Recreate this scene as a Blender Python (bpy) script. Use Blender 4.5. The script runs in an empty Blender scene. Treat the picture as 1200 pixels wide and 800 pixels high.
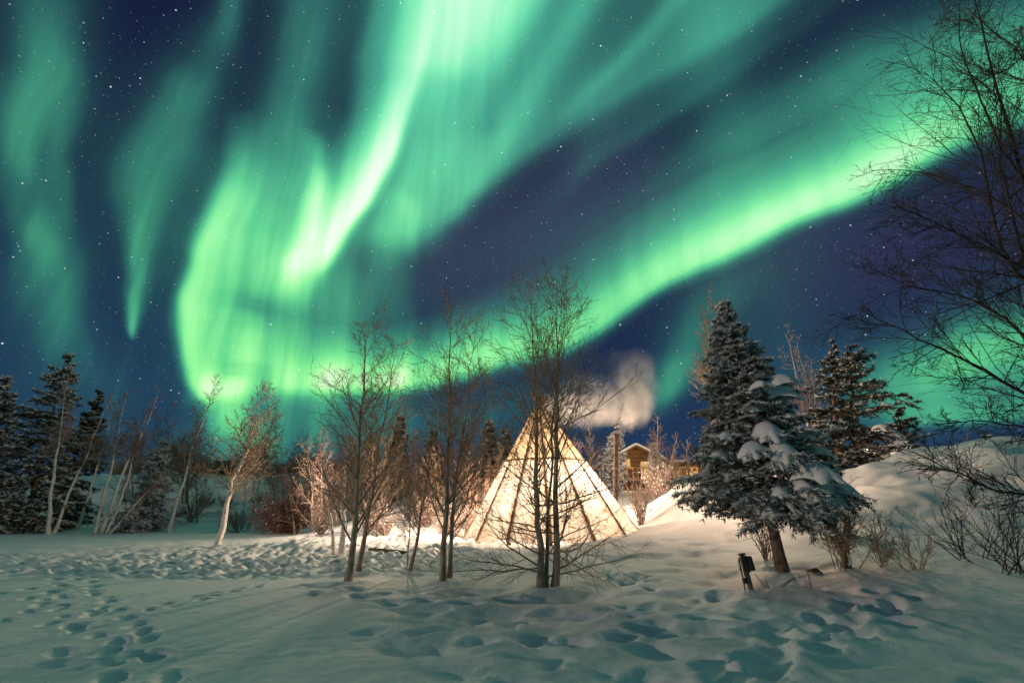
import bpy, bmesh, math, random
import numpy as np
from mathutils import Vector, Matrix

SC = bpy.context.scene
COL = SC.collection
rad = math.radians

# ------------------------------------------------------------------ camera
F, CX, CY = 533.0, 600.0, 400.0          # 16 mm on a 36 mm sensor, in 1200 px units
PITCH = rad(20.6)
CAMZ = 1.6
cd = bpy.data.cameras.new('camera'); cam = bpy.data.objects.new('camera', cd); COL.objects.link(cam)
cd.sensor_width = 36.0; cd.lens = 36.0 * F / 1200.0
cd.clip_start = 0.05; cd.clip_end = 3000
cam.location = (0, 0, CAMZ); cam.rotation_euler = (rad(90) + PITCH, 0, 0)
SC.camera = cam
CT, ST = math.cos(PITCH), math.sin(PITCH)

def ray(px, py):
    r, u = px - CX, CY - py
    v = np.array([r, F * CT - u * ST, F * ST + u * CT]); return v / np.linalg.norm(v)
def azel(px, py):
    v = ray(px, py); return math.degrees(math.atan2(v[0], v[1])), math.degrees(math.asin(v[2]))

# ------------------------------------------------------------------ render settings
SC.view_settings.view_transform = 'Standard'; SC.view_settings.look = 'None'
SC.view_settings.exposure = 0.0; SC.view_settings.gamma = 1.0
SC.view_settings.use_curve_mapping = False
SC.render.engine = 'CYCLES'
SC.cycles.use_denoising = True
SC.cycles.max_bounces = 6; SC.cycles.diffuse_bounces = 3; SC.cycles.transmission_bounces = 4
SC.cycles.transparent_max_bounces = 8; SC.cycles.volume_bounces = 1
SC.cycles.sample_clamp_indirect = 6.0
SC.cycles.volume_step_rate = 1.0; SC.cycles.volume_max_steps = 128
SC.cycles.caustics_reflective = False; SC.cycles.caustics_refractive = False

# ------------------------------------------------------------------ world: night sky, aurora, stars
W = bpy.data.worlds.new("World"); SC.world = W; W.use_nodes = True
nt = W.node_tree; nt.nodes.clear(); NN = nt.nodes.new; LK = nt.links.new
def setin(sock, v):
    if hasattr(v, 'is_linked'): LK(v, sock)
    else: sock.default_value = v
def M(op, a, b=None, c=None, clamp=False):
    n = NN('ShaderNodeMath'); n.operation = op; n.use_clamp = clamp
    setin(n.inputs[0], a)
    if b is not None: setin(n.inputs[1], b)
    if c is not None: setin(n.inputs[2], c)
    return n.outputs[0]
AR, E0, ER = 75.0, -5.0, 75.0            # azimuth -75..75, elevation -5..70 -> 0..1
def fcurve(x, pts):
    n = NN('ShaderNodeFloatCurve'); setin(n.inputs['Value'], x)
    m = n.mapping; m.use_clip = False; m.extend = 'HORIZONTAL'; c = m.curves[0]
    pts = sorted(pts); q = [pts[0]]
    for p in pts[1:]:
        if p[0] > q[-1][0] + 1e-4: q.append(p)
    if len(q) == 1: q.append((q[0][0] + .01, q[0][1]))
    c.points[0].location = q[0]; c.points[1].location = q[-1]
    for p in q[1:-1]: c.points.new(*p)
    for p in c.points: p.handle_type = 'AUTO_CLAMPED'
    m.update(); return n.outputs[0]
tc = NN('ShaderNodeTexCoord'); DIR = tc.outputs['Generated']
sx = NN('ShaderNodeSeparateXYZ'); LK(DIR, sx.inputs[0])
az = M('ARCTAN2', sx.outputs[0], sx.outputs[1]); el = M('ARCSINE', sx.outputs[2])
A0 = M('MULTIPLY_ADD', az, math.degrees(1) / (2 * AR), 0.5)
Eo = M('MULTIPLY_ADD', el, math.degrees(1) / ER, -E0 / ER)
# gentle waviness so that edges are not ruled curves
wn = NN('ShaderNodeTexNoise'); wn.inputs['Scale'].default_value = 5.0; wn.inputs['Detail'].default_value = 2.0; LK(DIR, wn.inputs['Vector'])
wob = M('ADD', wn.outputs[0], -0.5)
A = M('MULTIPLY_ADD', wob, 0.022, A0); E = M('MULTIPLY_ADD', wob, 0.03, Eo)
def nA(a): return a / (2 * AR) + .5
def nE(e): return (e - E0) / ER
PROF = {
 'sym':  [(-3, 0), (-2, .06), (-1, .45), (-.5, .82), (0, 1), (.5, .82), (1, .45), (2, .06), (3, 0)],
 'lo':   [(-3, 0), (-1.3, .0), (-1, .07), (-.5, .62), (0, 1), (.5, .88), (1, .62), (2, .22), (3, 0)],   # sharp on the small side
 'hi':   [(-3, 0), (-2, .22), (-1, .62), (-.5, .88), (0, 1), (.5, .62), (1, .07), (1.3, .0), (3, 0)],
 'sheet':[(-3, 0), (-1.2, .0), (-.8, .12), (-.3, .7), (0, .95), (.5, 1), (1, .95), (2, .85), (3, .75)],
}
def ribbon(kind, pts, prof='sym'):
    """kind 'V': runs up the sky (azimuth as a function of elevation); 'H': runs along it. pts = (px, py, halfwidth px, strength)"""
    c, w, a = [], [], []
    for px, py, hw, s in pts:
        aa, ee = azel(px, py)
        if kind == 'V':
            d = (azel(px + hw, py)[0] - azel(px - hw, py)[0]) / 2
            u = nE(ee); c.append((u, nA(aa))); w.append((u, d / (2 * AR))); a.append((u, s))
        else:
            d = (azel(px, py - hw)[1] - azel(px, py + hw)[1]) / 2
            u = nA(aa); c.append((u, nE(ee))); w.append((u, d / ER)); a.append((u, s))
    u, v = (E, A) if kind == 'V' else (A, E)
    t = M('DIVIDE', M('SUBTRACT', v, fcurve(u, c)), fcurve(u, w))
    p = fcurve(M('MULTIPLY_ADD', t, 1 / 6, .5, clamp=True), [(x / 6 + .5, y) for x, y in PROF[prof]])
    return M('MULTIPLY', p, fcurve(u, a))
RIB = [
 # far-left veils
 ('V', [(52,-60,60,.12),(50,40,52,.28),(36,120,48,.34),(22,180,44,.32),(28,250,46,.21),(56,300,36,.24),(66,350,38,.22),(90,420,48,.19),(110,480,55,.11),(115,560,60,.05)], 'sym'),
 ('V', [(85,0,40,.05),(78,150,20,.11),(75,240,20,.12),(40,330,60,.09),(40,420,70,.03)], 'sym'),
 # second thin curtain that ends in a point
 ('V', [(272,-60,28,.2),(268,20,22,.27),(246,70,36,.20),(216,112,38,.31),(190,175,38,.27),(172,240,30,.31),(167,290,20,.36),(166,335,13,.42),(161,375,7,.5),(158,392,4,.3),(157,400,3,0)], 'sym'),
 ('V', [(365,-60,40,.20),(355,60,34,.26),(340,130,30,.26),(330,175,45,.2),(300,230,60,.1),(290,300,60,0)], 'sym'),
 # left edge of the great curtain and its body
 ('V', [(290,120,40,.0),(272,200,30,.25),(256,255,24,.5),(246,300,22,.52),(232,350,24,.66),(224,400,24,.72),(228,440,24,.70),(242,475,20,.35),(255,520,20,.05)], 'lo'),
 ('V', [(390,120,60,.12),(370,190,65,.28),(335,260,72,.46),(330,330,85,.46),(335,400,95,.44),(345,450,100,.42),(350,490,100,.22),(350,540,100,.1)], 'sym'),
 ('V', [(318,230,40,0),(314,270,50,.16),(308,300,56,.26),(306,325,50,.22),(308,355,46,0)], 'sym'),
 ('V', [(292,360,30,0),(292,385,30,.3),(292,410,30,.42),(294,432,28,.2),(296,460,30,0)], 'sym'),
 # the bright fold
 ('V', [(505,-60,40,.10),(492,30,26,.26),(482,80,22,.46),(466,135,20,.74),(446,185,20,.98),(420,235,20,1.02),(402,268,19,.98),(384,300,20,.72),(360,330,22,.3),(345,370,24,.05)], 'hi'),
 ('V', [(372,150,12,.0),(372,190,11,.28),(372,240,14,.6),(362,290,18,.5),(345,320,22,.35),(330,350,22,.05)], 'sym'),
 ('V', [(405,300,26,.12),(408,360,18,.14),(404,420,16,.14),(400,460,16,0)], 'sym'),
 # band above the trees that becomes the great right-hand arc
 ('H', [(205,470,20,0),(240,458,24,.25),(300,450,26,.42),(360,448,24,.68),(430,446,22,.80),(490,440,24,.86),(545,425,28,.95),(600,410,30,.92),(650,398,32,.78),(700,372,32,.80),(750,336,30,.90),(800,308,29,.98),(850,285,29,1.02),(900,262,29,1.04),(950,240,30,1.06),(1000,216,31,1.06),(1050,188,34,1.02),(1100,160,38,.85),(1200,110,50,.5),(1320,40,60,.3)], 'lo'),
 # high sheet
 ('H', [(380,300,30,0),(420,262,50,.15),(470,262,64,.50),(510,248,66,.56),(545,222,58,.50),(600,180,54,.46),(660,142,50,.36),(720,108,46,.34),(800,60,44,.30),(880,8,44,.33),(960,-50,44,.2),(1100,-130,44,.1)], 'sheet'),
 ('H', [(560,300,30,0),(640,232,34,.04),(700,178,34,.18),(760,140,36,.18),(840,80,36,.16),(940,10,40,.12),(1100,-90,40,.0)], 'lo'),
 ('V', [(570,-80,90,.75),(548,20,64,.66),(525,70,46,.48),(510,110,34,.12),(500,160,34,0)], 'sym'),
 ('V', [(500,150,20,0),(470,230,16,.13),(455,300,20,.16),(450,360,34,.12),(450,420,40,0)], 'sym'),
 ('V', [(560,150,30,0),(545,190,22,.12),(540,230,16,.14),(536,265,12,0)], 'sym'),
 ('V', [(470,220,20,0),(486,262,14,.14),(484,285,10,.1),(482,310,10,0)], 'sym'),
 ('V', [(720,-60,26,.22),(650,60,24,.20),(600,150,20,.18),(566,205,15,.14),(552,235,10,0)], 'sym'),
 ('V', [(640,-60,24,.16),(590,50,22,.15),(545,140,20,.12),(505,220,15,.10),(490,270,12,0)], 'sym'),
 ('V', [(830,-60,26,.14),(760,40,22,.12),(690,110,18,.10),(650,150,14,0)], 'sym'),
 ('V', [(560,-60,70,.2),(520,60,50,.2),(500,140,36,.14),(480,230,30,0)], 'sym'),
 # faint upper right veils
 ('H', [(560,360,60,.06),(640,320,60,.10),(720,270,55,.14),(800,215,55,.20),(900,145,52,.24),(1000,90,50,.28),(1100,48,50,.26),(1250,0,60,.2)], 'sym'),
 ('H', [(900,230,60,.05),(1000,160,70,.18),(1100,110,70,.2),(1250,60,80,.1)], 'sym'),
 # lower right glow
 ('H', [(880,470,50,.0),(960,470,60,.10),(1040,450,46,.42),(1100,432,42,.60),(1160,410,42,.66),(1230,400,50,.6),(1320,390,60,.4)], 'sym'),
 ('H', [(1030,500,18,0),(1080,492,17,.32),(1140,486,17,.40),(1200,482,20,.4),(1300,470,30,.3)], 'lo'),
 # teal rays between arc and trees
 ('V', [(850,300,50,0),(830,350,45,.2),(805,405,32,.30),(785,450,26,.42),(770,478,18,.25),(760,500,16,0)], 'sym'),
 ('V', [(900,330,60,.12),(900,400,60,.12),(900,470,60,.05)], 'sym'),
 ('H', [(150,540,30,.0),(240,520,40,.12),(310,505,45,.18),(420,500,40,.16),(540,490,36,.18),(600,480,36,.18),(680,470,30,.1),(760,470,30,0)], 'sym'),
 ('V', [(268,440,24,.0),(268,465,24,.30),(272,495,22,.32),(296,525,24,.3),(310,560,26,.0)], 'sym'),
]
I = None
for r in RIB:
    v = ribbon(*r); I = v if I is None else M('ADD', I, v)
# fine rays along the field lines
cv = NN('ShaderNodeCombineXYZ'); LK(M('MULTIPLY', A, 66.0), cv.inputs[0]); LK(M('MULTIPLY', E, 2.6), cv.inputs[1])
rn = NN('ShaderNodeTexNoise'); rn.inputs['Scale'].default_value = 1.0; rn.inputs['Detail'].default_value = 2.5; LK(cv.outputs[0], rn.inputs['Vector'])
rn2 = NN('ShaderNodeTexNoise'); rn2.inputs['Scale'].default_value = 0.32; rn2.inputs['Detail'].default_value = 1.0; LK(cv.outputs[0], rn2.inputs['Vector'])
rays = M('ADD', M('ADD', rn.outputs[0], -0.5), M('MULTIPLY_ADD', rn2.outputs[0], .8, -0.4))
rays = M('MULTIPLY', rays, fcurve(A0, [(nA(-40), 1), (nA(-5), .9), (nA(8), .45), (nA(40), .35)]))
I = M('MULTIPLY', I, M('MULTIPLY_ADD', rays, fcurve(Eo, [(nE(8), .9), (nE(12), 1.0), (nE(24), .85), (nE(36), .45), (nE(60), .25)]), 1.0))
In = M('MULTIPLY', I, 1 / 1.5, clamp=True)
def ramp(x, stops):
    n = NN('ShaderNodeValToRGB'); LK(x, n.inputs[0]); e = n.color_ramp.elements
    e[0].position, e[0].color = stops[0][0], (*stops[0][1], 1); e[1].position, e[1].color = stops[-1][0], (*stops[-1][1], 1)
    for p, c in stops[1:-1]:
        q = e.new(p); q.color = (*c, 1)
    return n.outputs[0]
def MIX(f, a, b, mode='MIX'):
    n = NN('ShaderNodeMix'); n.data_type = 'RGBA'; n.blend_type = mode; n.clamp_factor = True
    setin(n.inputs[0], f); setin(n.inputs[6], a); setin(n.inputs[7], b); return n.outputs[2]
low = ramp(In, [(0, (0, 0, 0)), (.1, (.006, .04, .026)), (.2, (.018, .135, .07)), (.35, (.055, .37, .145)), (.5, (.13, .68, .19)), (.67, (.30, .94, .26)), (.85, (.65, 1.0, .48)), (1, (.9, 1, .8))])
high = ramp(In, [(0, (0, 0, 0)), (.1, (.008, .04, .03)), (.2, (.022, .13, .09)), (.35, (.055, .36, .22)), (.5, (.11, .62, .34)), (.67, (.25, .88, .46)), (.85, (.55, 1.0, .68)), (1, (.85, 1, .85))])
aur = MIX(fcurve(Eo, [(nE(14), 0), (nE(30), .4), (nE(48), 1)]), low, high)
base = MIX(fcurve(Eo, [(nE(0), 0), (nE(14), .35), (nE(30), .85), (nE(55), 1)]), (.012, .036, .100, 1), (.007, .010, .040, 1))
base = MIX(ribbon('H', [(300,300,60,0),(470,300,90,.5),(600,290,90,.9),(720,240,90,.75),(860,300,90,.5),(1000,290,80,.65),(1150,280,80,.4)], 'sym'), base, (.032, .034, .088, 1))
skyc = MIX(1.0, base, aur, 'ADD')
# stars
def stars(scale, r, thr, gain):
    v = NN('ShaderNodeTexVoronoi'); v.inputs['Scale'].default_value = scale; LK(DIR, v.inputs['Vector'])
    s = NN('ShaderNodeSeparateColor'); LK(v.outputs['Color'], s.inputs[0])
    core = M('SUBTRACT', 1.0, M('DIVIDE', v.outputs['Distance'], r), clamp=True)
    b = M('POWER', s.outputs[0], thr)
    tint = MIX(.30, (1, 1, 1, 1), v.outputs['Color'])
    return MIX(1.0, MIX(M('MULTIPLY', M('MULTIPLY', M('POWER', core, 1.3), b), gain), (0, 0, 0, 1), (1, 1, 1, 1)), tint, 'MULTIPLY')
st = MIX(1.0, MIX(1.0, stars(30.0, .045, 1.5, 5.0), stars(52.0, .062, 3.5, 3.2), 'ADD'), MIX(1.0, stars(95.0, .12, 2.5, 1.0), stars(150.0, .18, 2.0, .3), 'ADD'), 'ADD')
skyc = MIX(M('GREATER_THAN', el, 0.02), skyc, MIX(1.0, skyc, st, 'ADD'))
bg = NN('ShaderNodeBackground'); LK(skyc, bg.inputs[0]); bg.inputs[1].default_value = 1.0
# faint moonlit air
ns = NN('ShaderNodeTexSky'); ns.sky_type = 'NISHITA'; ns.sun_disc = False
MOON_EL, MOON_ROT = rad(5), rad(252)
ns.sun_elevation = MOON_EL; ns.sun_rotation = MOON_ROT
bg2 = NN('ShaderNodeBackground'); LK(ns.outputs[0], bg2.inputs[0]); bg2.inputs[1].default_value = 0.0012
ad = NN('ShaderNodeAddShader'); LK(bg.outputs[0], ad.inputs[0]); LK(bg2.outputs[0], ad.inputs[1])
wo = NN('ShaderNodeOutputWorld'); LK(ad.outputs[0], wo.inputs[0])

# the low, warm moon, left of and slightly behind the camera
sl = bpy.data.lights.new('moon', 'SUN'); sl.energy = 0.8; sl.angle = rad(0.6); sl.color = (1, .80, .62)
so = bpy.data.objects.new('moon', sl); COL.objects.link(so)
_md = Vector((math.sin(MOON_ROT) * math.cos(MOON_EL), math.cos(MOON_ROT) * math.cos(MOON_EL), math.sin(MOON_EL)))
so.rotation_euler = _md.to_track_quat('Z', 'Y').to_euler()

# ------------------------------------------------------------------ numeric helpers
def sstep(a, b, x):
    t = np.clip((np.asarray(x, float) - a) / (b - a), 0, 1); return t * t * (3 - 2 * t)
_g = np.random.RandomState(7).rand(256, 256) * 2 * np.pi
def perlin(x, y, sc=1.0, off=0.0):
    x = np.asarray(x, float) / sc + 57.3 + off; y = np.asarray(y, float) / sc + 31.7 + off * 1.7
    xi, yi = np.floor(x).astype(int), np.floor(y).astype(int); xf, yf = x - xi, y - yi
    def g(i, j):
        a = _g[(xi + i) & 255, (yi + j) & 255]; return np.cos(a) * (xf - i) + np.sin(a) * (yf - j)
    u = xf ** 3 * (xf * (xf * 6 - 15) + 10); v = yf ** 3 * (yf * (yf * 6 - 15) + 10)
    n0 = g(0, 0) * (1 - u) + g(1, 0) * u; n1 = g(0, 1) * (1 - u) + g(1, 1) * u
    return (n0 * (1 - v) + n1 * v) * 1.5

def H0(x, y):
    """height of the snow without the small relief"""
    x = np.asarray(x, float); y = np.asarray(y, float)
    z = .10 * perlin(x, y, 6.5) * sstep(2, 9, y)
    z = z + .50 * np.exp(-((x - 1.9) ** 2 / 40 + (y - 19.5) ** 2 / 26))                     # rise the tepee stands on
    z = z + .05 * np.exp(-((x - 2.2) ** 2 / 16 + (y - 15.0) ** 2 / 2.2))
    z = z + 4.25 * np.exp(-((x - 20.5) ** 2 / 128 + (y - 19) ** 2 / 72)) * (1 + .05 * perlin(x, y, 4.0, 3))   # bank on the right
    z = z + .22 * np.exp(-((x - 8.4) ** 2 / 5 + (y - 15.0) ** 2 / 3))
    wl = sstep(-7, -17, x)
    mm = sstep(5.0, 8.6, x + .5 * perlin(x, y, 3.0, 6)) * (1 + .18 * perlin(x, y, 2.6, 12)) * sstep(15.5, 9.5, x)
    cen = (3.5 - 1.75 * mm) * sstep(25, 46, y) + 1.75 * mm * sstep(14.6, 23.5, y + .8 * perlin(x, y, 2.4, 17)) + 1.5 * sstep(56, 80, y)
    lef = 6.9 * sstep(41, 73, y) + (.55 * perlin(x, y, 7.0, 51) + .3 * perlin(x, y, 3.0, 55)) * sstep(41, 48, y)
    z = z + cen * (1 - wl) + lef * wl
    z = z + .5 * np.exp(-((x + 5.3) ** 2 / 2.2 + (y - 25) ** 2 / 3))                         # ploughed heap left of the tepee
    z = z + .35 * np.exp(-((x + 9.2) ** 2 / 5 + (y - 21.0) ** 2 / 3))
    return z
def ground_hit(px, py):
    d = ray(px, py); o = np.array([0, 0, CAMZ])
    t = np.linspace(2, 120, 6000); P = o + t[:, None] * d
    k = np.argmax(P[:, 2] < H0(P[:, 0], P[:, 1])); return P[k]
def at(px, Y):
    """ground point seen in column px of the photograph at distance Y"""
    x = 0.0
    for _ in range(12):
        z = float(H0(x, Y)); x = (px - CX) / F * (Y * CT + (z - CAMZ) * ST)
    return np.array([x, Y, float(H0(x, Y))])
def high(px, py, Y):
    k = (CY - py) / F; zr = Y * (ST * 1 + k * CT) / (CT - k * ST)
    d = Y * CT + zr * ST
    return np.array([(px - CX) / F * d, Y, zr + CAMZ])

def mesh(name, V, Fs, smooth=True):
    me = bpy.data.meshes.new(name); V = np.asarray(V, np.float32)
    if not isinstance(Fs, list): Fs = [Fs]
    Fs = [np.asarray(f, np.int32) for f in Fs if len(f)]
    tot = np.concatenate([np.full(len(f), f.shape[1], np.int32) for f in Fs])
    idx = np.concatenate([f.ravel() for f in Fs]); st = np.concatenate([[0], np.cumsum(tot)[:-1]]).astype(np.int32)
    me.vertices.add(len(V)); me.vertices.foreach_set('co', V.ravel())
    me.loops.add(len(idx)); me.loops.foreach_set('vertex_index', idx)
    me.polygons.add(len(tot)); me.polygons.foreach_set('loop_start', st)
    me.polygons.foreach_set('use_smooth', np.full(len(tot), smooth, bool))
    me.update(); me.validate(); return me
def link(name, me, mat, parent=None, loc=None):
    o = bpy.data.objects.new(name, me); COL.objects.link(o)
    if mat: me.materials.append(mat)
    if parent: o.parent = parent
    if loc is not None: o.location = loc
    return o
def tag(o, label=None, cat=None, group=None, kind=None):
    for k, v in (('label', label), ('category', cat), ('group', group), ('kind', kind)):
        if v: o[k] = v
    return o
def empty(name, loc, label, cat, group=None):
    o = bpy.data.objects.new(name, None); COL.objects.link(o); o.location = loc; o.empty_display_size = .2
    return tag(o, label, cat, group)
def norm(v): return v / np.maximum(np.linalg.norm(v, axis=-1, keepdims=True), 1e-9)

def tubes(groups):
    """groups: list of (P (M,N,3), R (M,N), sides) -> verts, quads"""
    VV, FF, off = [], [], 0
    for P, R, s in groups:
        m, n = R.shape
        if m == 0: continue
        T = np.gradient(P, axis=1); T = norm(T)
        mt = norm(T.mean(1)); ref = np.where(np.abs(mt[:, 2:3]) > .8, np.array([[1., 0, 0]]), np.array([[0, 0, 1.]]))
        N1 = norm(np.cross(T, ref[:, None, :])); N2 = np.cross(T, N1)
        a = np.arange(s) * 2 * np.pi / s
        V = P[:, :, None, :] + R[:, :, None, None] * (np.cos(a)[:, None] * N1[:, :, None, :] + np.sin(a)[:, None] * N2[:, :, None, :])
        i = np.arange(m * n * s).reshape(m, n, s)
        q = np.stack([i[:, :-1], np.roll(i, -1, 2)[:, :-1], np.roll(i, -1, 2)[:, 1:], i[:, 1:]], -1).reshape(-1, 4)
        VV.append(V.reshape(-1, 3)); FF.append(q + off); off += m * n * s
    return np.concatenate(VV), np.concatenate(FF)

def grow(rng, S, D, L, r0, r1, n, wobble, trop):
    m = len(S); P = np.zeros((m, n, 3)); P[:, 0] = S; d = norm(D)
    for i in range(1, n):
        d = d + wobble * rng.randn(m, 3); d[:, 2] += trop; d = norm(d)
        P[:, i] = P[:, i - 1] + d * (L / (n - 1))[:, None]
    t = np.linspace(0, 1, n)[None, :]
    return P, r0[:, None] * (1 - t) + r1[:, None] * t
def kids(rng, P, R, k, f0, f1, ang, angsd, lo, hi, rfac, rmin, taper=.7):
    """k children on each parent polyline, at random places between f0 and f1"""
    m, n, _ = P.shape
    f = f0 + (f1 - f0) * ((np.arange(k)[None, :] + rng.rand(m, k)) / k)
    x = f * (n - 1); i = np.clip(x.astype(int), 0, n - 2); t = (x - i)[..., None]; r = np.arange(m)[:, None]
    S = P[r, i] * (1 - t) + P[r, i + 1] * t; T = norm(P[r, i + 1] - P[r, i])
    Rr = R[r, i] * (1 - t[..., 0]) + R[r, i + 1] * t[..., 0]
    PL = np.linalg.norm(np.diff(P, axis=1), axis=2).sum(1)[:, None]
    side = norm(np.cross(T, rng.randn(m, k, 3)))
    a = np.radians(ang + angsd * rng.randn(m, k))[..., None]
    D = T * np.cos(a) + side * np.sin(a)
    L = PL * (lo + (hi - lo) * rng.rand(m, k)) * (1 - taper * f)
    r0 = np.maximum(Rr * rfac, rmin)
    return S.reshape(-1, 3), D.reshape(-1, 3), L.ravel(), r0.ravel()

# ------------------------------------------------------------------ materials
def mat(name):
    m = bpy.data.materials.new(name); m.use_nodes = True; t = m.node_tree; t.nodes.clear()
    o = t.nodes.new('ShaderNodeOutputMaterial'); b = t.nodes.new('ShaderNodeBsdfPrincipled'); t.links.new(b.outputs[0], o.inputs[0])
    return m, t, b, o
def noise_mat(name, c1, c2, scale=4.0, rough=.8, stretch=(1, 1, 1), lo=.35, hi=.65, detail=5, bump=0.0, bscale=None):
    m, t, b, o = mat(name); N = t.nodes.new; L = t.links.new
    tcn = N('ShaderNodeTexCoord'); mp = N('ShaderNodeMapping'); mp.inputs['Scale'].default_value = stretch; L(tcn.outputs['Object'], mp.inputs[0])
    nz = N('ShaderNodeTexNoise'); nz.inputs['Scale'].default_value = scale; nz.inputs['Detail'].default_value = detail; L(mp.outputs[0], nz.inputs['Vector'])
    r = N('ShaderNodeValToRGB'); e = r.color_ramp.elements; e[0].position, e[0].color = lo, (*c1, 1); e[1].position, e[1].color = hi, (*c2, 1)
    L(nz.outputs[0], r.inputs[0]); L(r.outputs[0], b.inputs['Base Color']); b.inputs['Roughness'].default_value = rough
    if bump:
        bp = N('ShaderNodeBump'); bp.inputs['Strength'].default_value = bump; bp.inputs['Distance'].default_value = .02
        n2 = N('ShaderNodeTexNoise'); n2.inputs['Scale'].default_value = bscale or scale * 3; n2.inputs['Detail'].default_value = 6; L(mp.outputs[0], n2.inputs['Vector'])
        L(n2.outputs[0], bp.inputs['Height']); L(bp.outputs[0], b.inputs['Normal'])
    return m
MAT = {}
MAT['bark_dark'] = noise_mat('dark_bark', (.20, .155, .115), (.46, .38, .29), 9, .9, (1, 1, .35), bump=.5)
MAT['twig'] = noise_mat('brown_twig', (.25, .175, .12), (.42, .31, .22), 3, .85)
MAT['twig_pale'] = noise_mat('pale_twig', (.24, .165, .13), (.42, .32, .27), 3, .85)
MAT['twig_red'] = noise_mat('reddish_twig', (.22, .12, .09), (.36, .22, .18), 3, .85)
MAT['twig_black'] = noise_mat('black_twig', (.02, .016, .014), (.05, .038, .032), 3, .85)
MAT['bark_birch'] = noise_mat('white_birch_bark', (.12, .10, .08), (.78, .72, .66), 7, .8, (1, 1, 2.2), .33, .43, bump=.3)
MAT['bark_spruce'] = noise_mat('spruce_bark', (.09, .06, .042), (.20, .14, .10), 14, .95, (1, 1, .3), bump=.8)
MAT['wood'] = noise_mat('weathered_wood', (.10, .07, .045), (.24, .17, .11), 10, .85, (1, 1, .12), bump=.4)
MAT['logwood'] = noise_mat('golden_log_wood', (.13, .07, .03), (.27, .15, .065), 5, .75, (.3, 1, 4), bump=.3)
MAT['rust'] = noise_mat('rusty_metal', (.05, .03, .022), (.12, .07, .048), 7, .75, (1, 1, .6), bump=.3)
MAT['blackmetal'] = noise_mat('black_metal', (.012, .012, .014), (.035, .033, .032), 12, .6)
MAT['pole'] = noise_mat('peeled_pole', (.20, .13, .075), (.33, .23, .14), 8, .8, (1, 1, .2))
MAT['stone'] = noise_mat('reddish_stone', (.10, .045, .035), (.22, .12, .09), 9, .85, bump=.6)

def snow_mat(name, grain=60.0, amp=.12):
    m, t, b, o = mat(name); N = t.nodes.new; L = t.links.new
    b.inputs['Roughness'].default_value = .65; b.inputs['Specular IOR Level'].default_value = .25
    tcn = N('ShaderNodeTexCoord'); n1 = N('ShaderNodeTexNoise'); n1.inputs['Scale'].default_value = grain; n1.inputs['Detail'].default_value = 4; L(tcn.outputs['Object'], n1.inputs['Vector'])
    n3 = N('ShaderNodeTexNoise'); n3.inputs['Scale'].default_value = .9; n3.inputs['Detail'].default_value = 5; L(tcn.outputs['Object'], n3.inputs['Vector'])
    r = N('ShaderNodeValToRGB'); e = r.color_ramp.elements; e[0].position, e[0].color = .3, (.76, .80, .83, 1); e[1].position, e[1].color = .7, (.87, .88, .88, 1)
    L(n3.outputs[0], r.inputs[0]); L(r.outputs[0], b.inputs['Base Color'])
    bp = N('ShaderNodeBump'); bp.inputs['Strength'].default_value = amp; bp.inputs['Distance'].default_value = .03
    L(n1.outputs[0], bp.inputs['Height']); L(bp.outputs[0], b.inputs['Normal'])
    return m
MAT['snow'] = snow_mat('fresh_snow', 24.0, .35)
MAT['snowcap'] = snow_mat('settled_snow', 30.0, .3)

def needle_mat(name, g1, g2, lo, hi, snow=(.80, .82, .84)):
    """dark needles; snow has settled on the faces that look up"""
    m, t, b, o = mat(name); N = t.nodes.new; L = t.links.new
    tcn = N('ShaderNodeTexCoord'); n1 = N('ShaderNodeTexNoise'); n1.inputs['Scale'].default_value = 1.3; n1.inputs['Detail'].default_value = 3; L(tcn.outputs['Object'], n1.inputs['Vector'])
    r = N('ShaderNodeValToRGB'); e = r.color_ramp.elements; e[0].position, e[0].color = .35, (*g1, 1); e[1].position, e[1].color = .65, (*g2, 1); L(n1.outputs[0], r.inputs[0])
    at_ = N('ShaderNodeAttribute'); at_.attribute_name = 'frost'
    n2 = N('ShaderNodeTexNoise'); n2.inputs['Scale'].default_value = 2.4; n2.inputs['Detail'].default_value = 4; L(tcn.outputs['Object'], n2.inputs['Vector'])
    ad_ = N('ShaderNodeMath'); ad_.operation = 'MULTIPLY_ADD'; L(n2.outputs[0], ad_.inputs[0]); ad_.inputs[1].default_value = 1.0; L(at_.outputs['Fac'], ad_.inputs[2])
    mr = N('ShaderNodeMapRange'); mr.inputs[1].default_value = lo; mr.inputs[2].default_value = hi; L(ad_.outputs[0], mr.inputs[0])
    mx = N('ShaderNodeMix'); mx.data_type = 'RGBA'; L(mr.outputs[0], mx.inputs[0]); L(r.outputs[0], mx.inputs[6]); mx.inputs[7].default_value = (*snow, 1)
    L(mx.outputs[2], b.inputs['Base Color']); b.inputs['Roughness'].default_value = .75; b.inputs['Specular IOR Level'].default_value = .2
    return m
MAT['needle'] = needle_mat('spruce_needles', (.045, .045, .03), (.10, .09, .055), .52, .98)
MAT['needle_bare'] = needle_mat('spruce_needles_dark', (.024, .036, .022), (.05, .062, .036), 1.05, 1.35)
MAT['needle_fleck'] = needle_mat('spruce_needles_flecked', (.05, .047, .032), (.11, .095, .065), .84, 1.02)
MAT['needle_white'] = needle_mat('spruce_needles_snowed', (.03, .036, .028), (.07, .07, .05), .40, .78)

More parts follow.
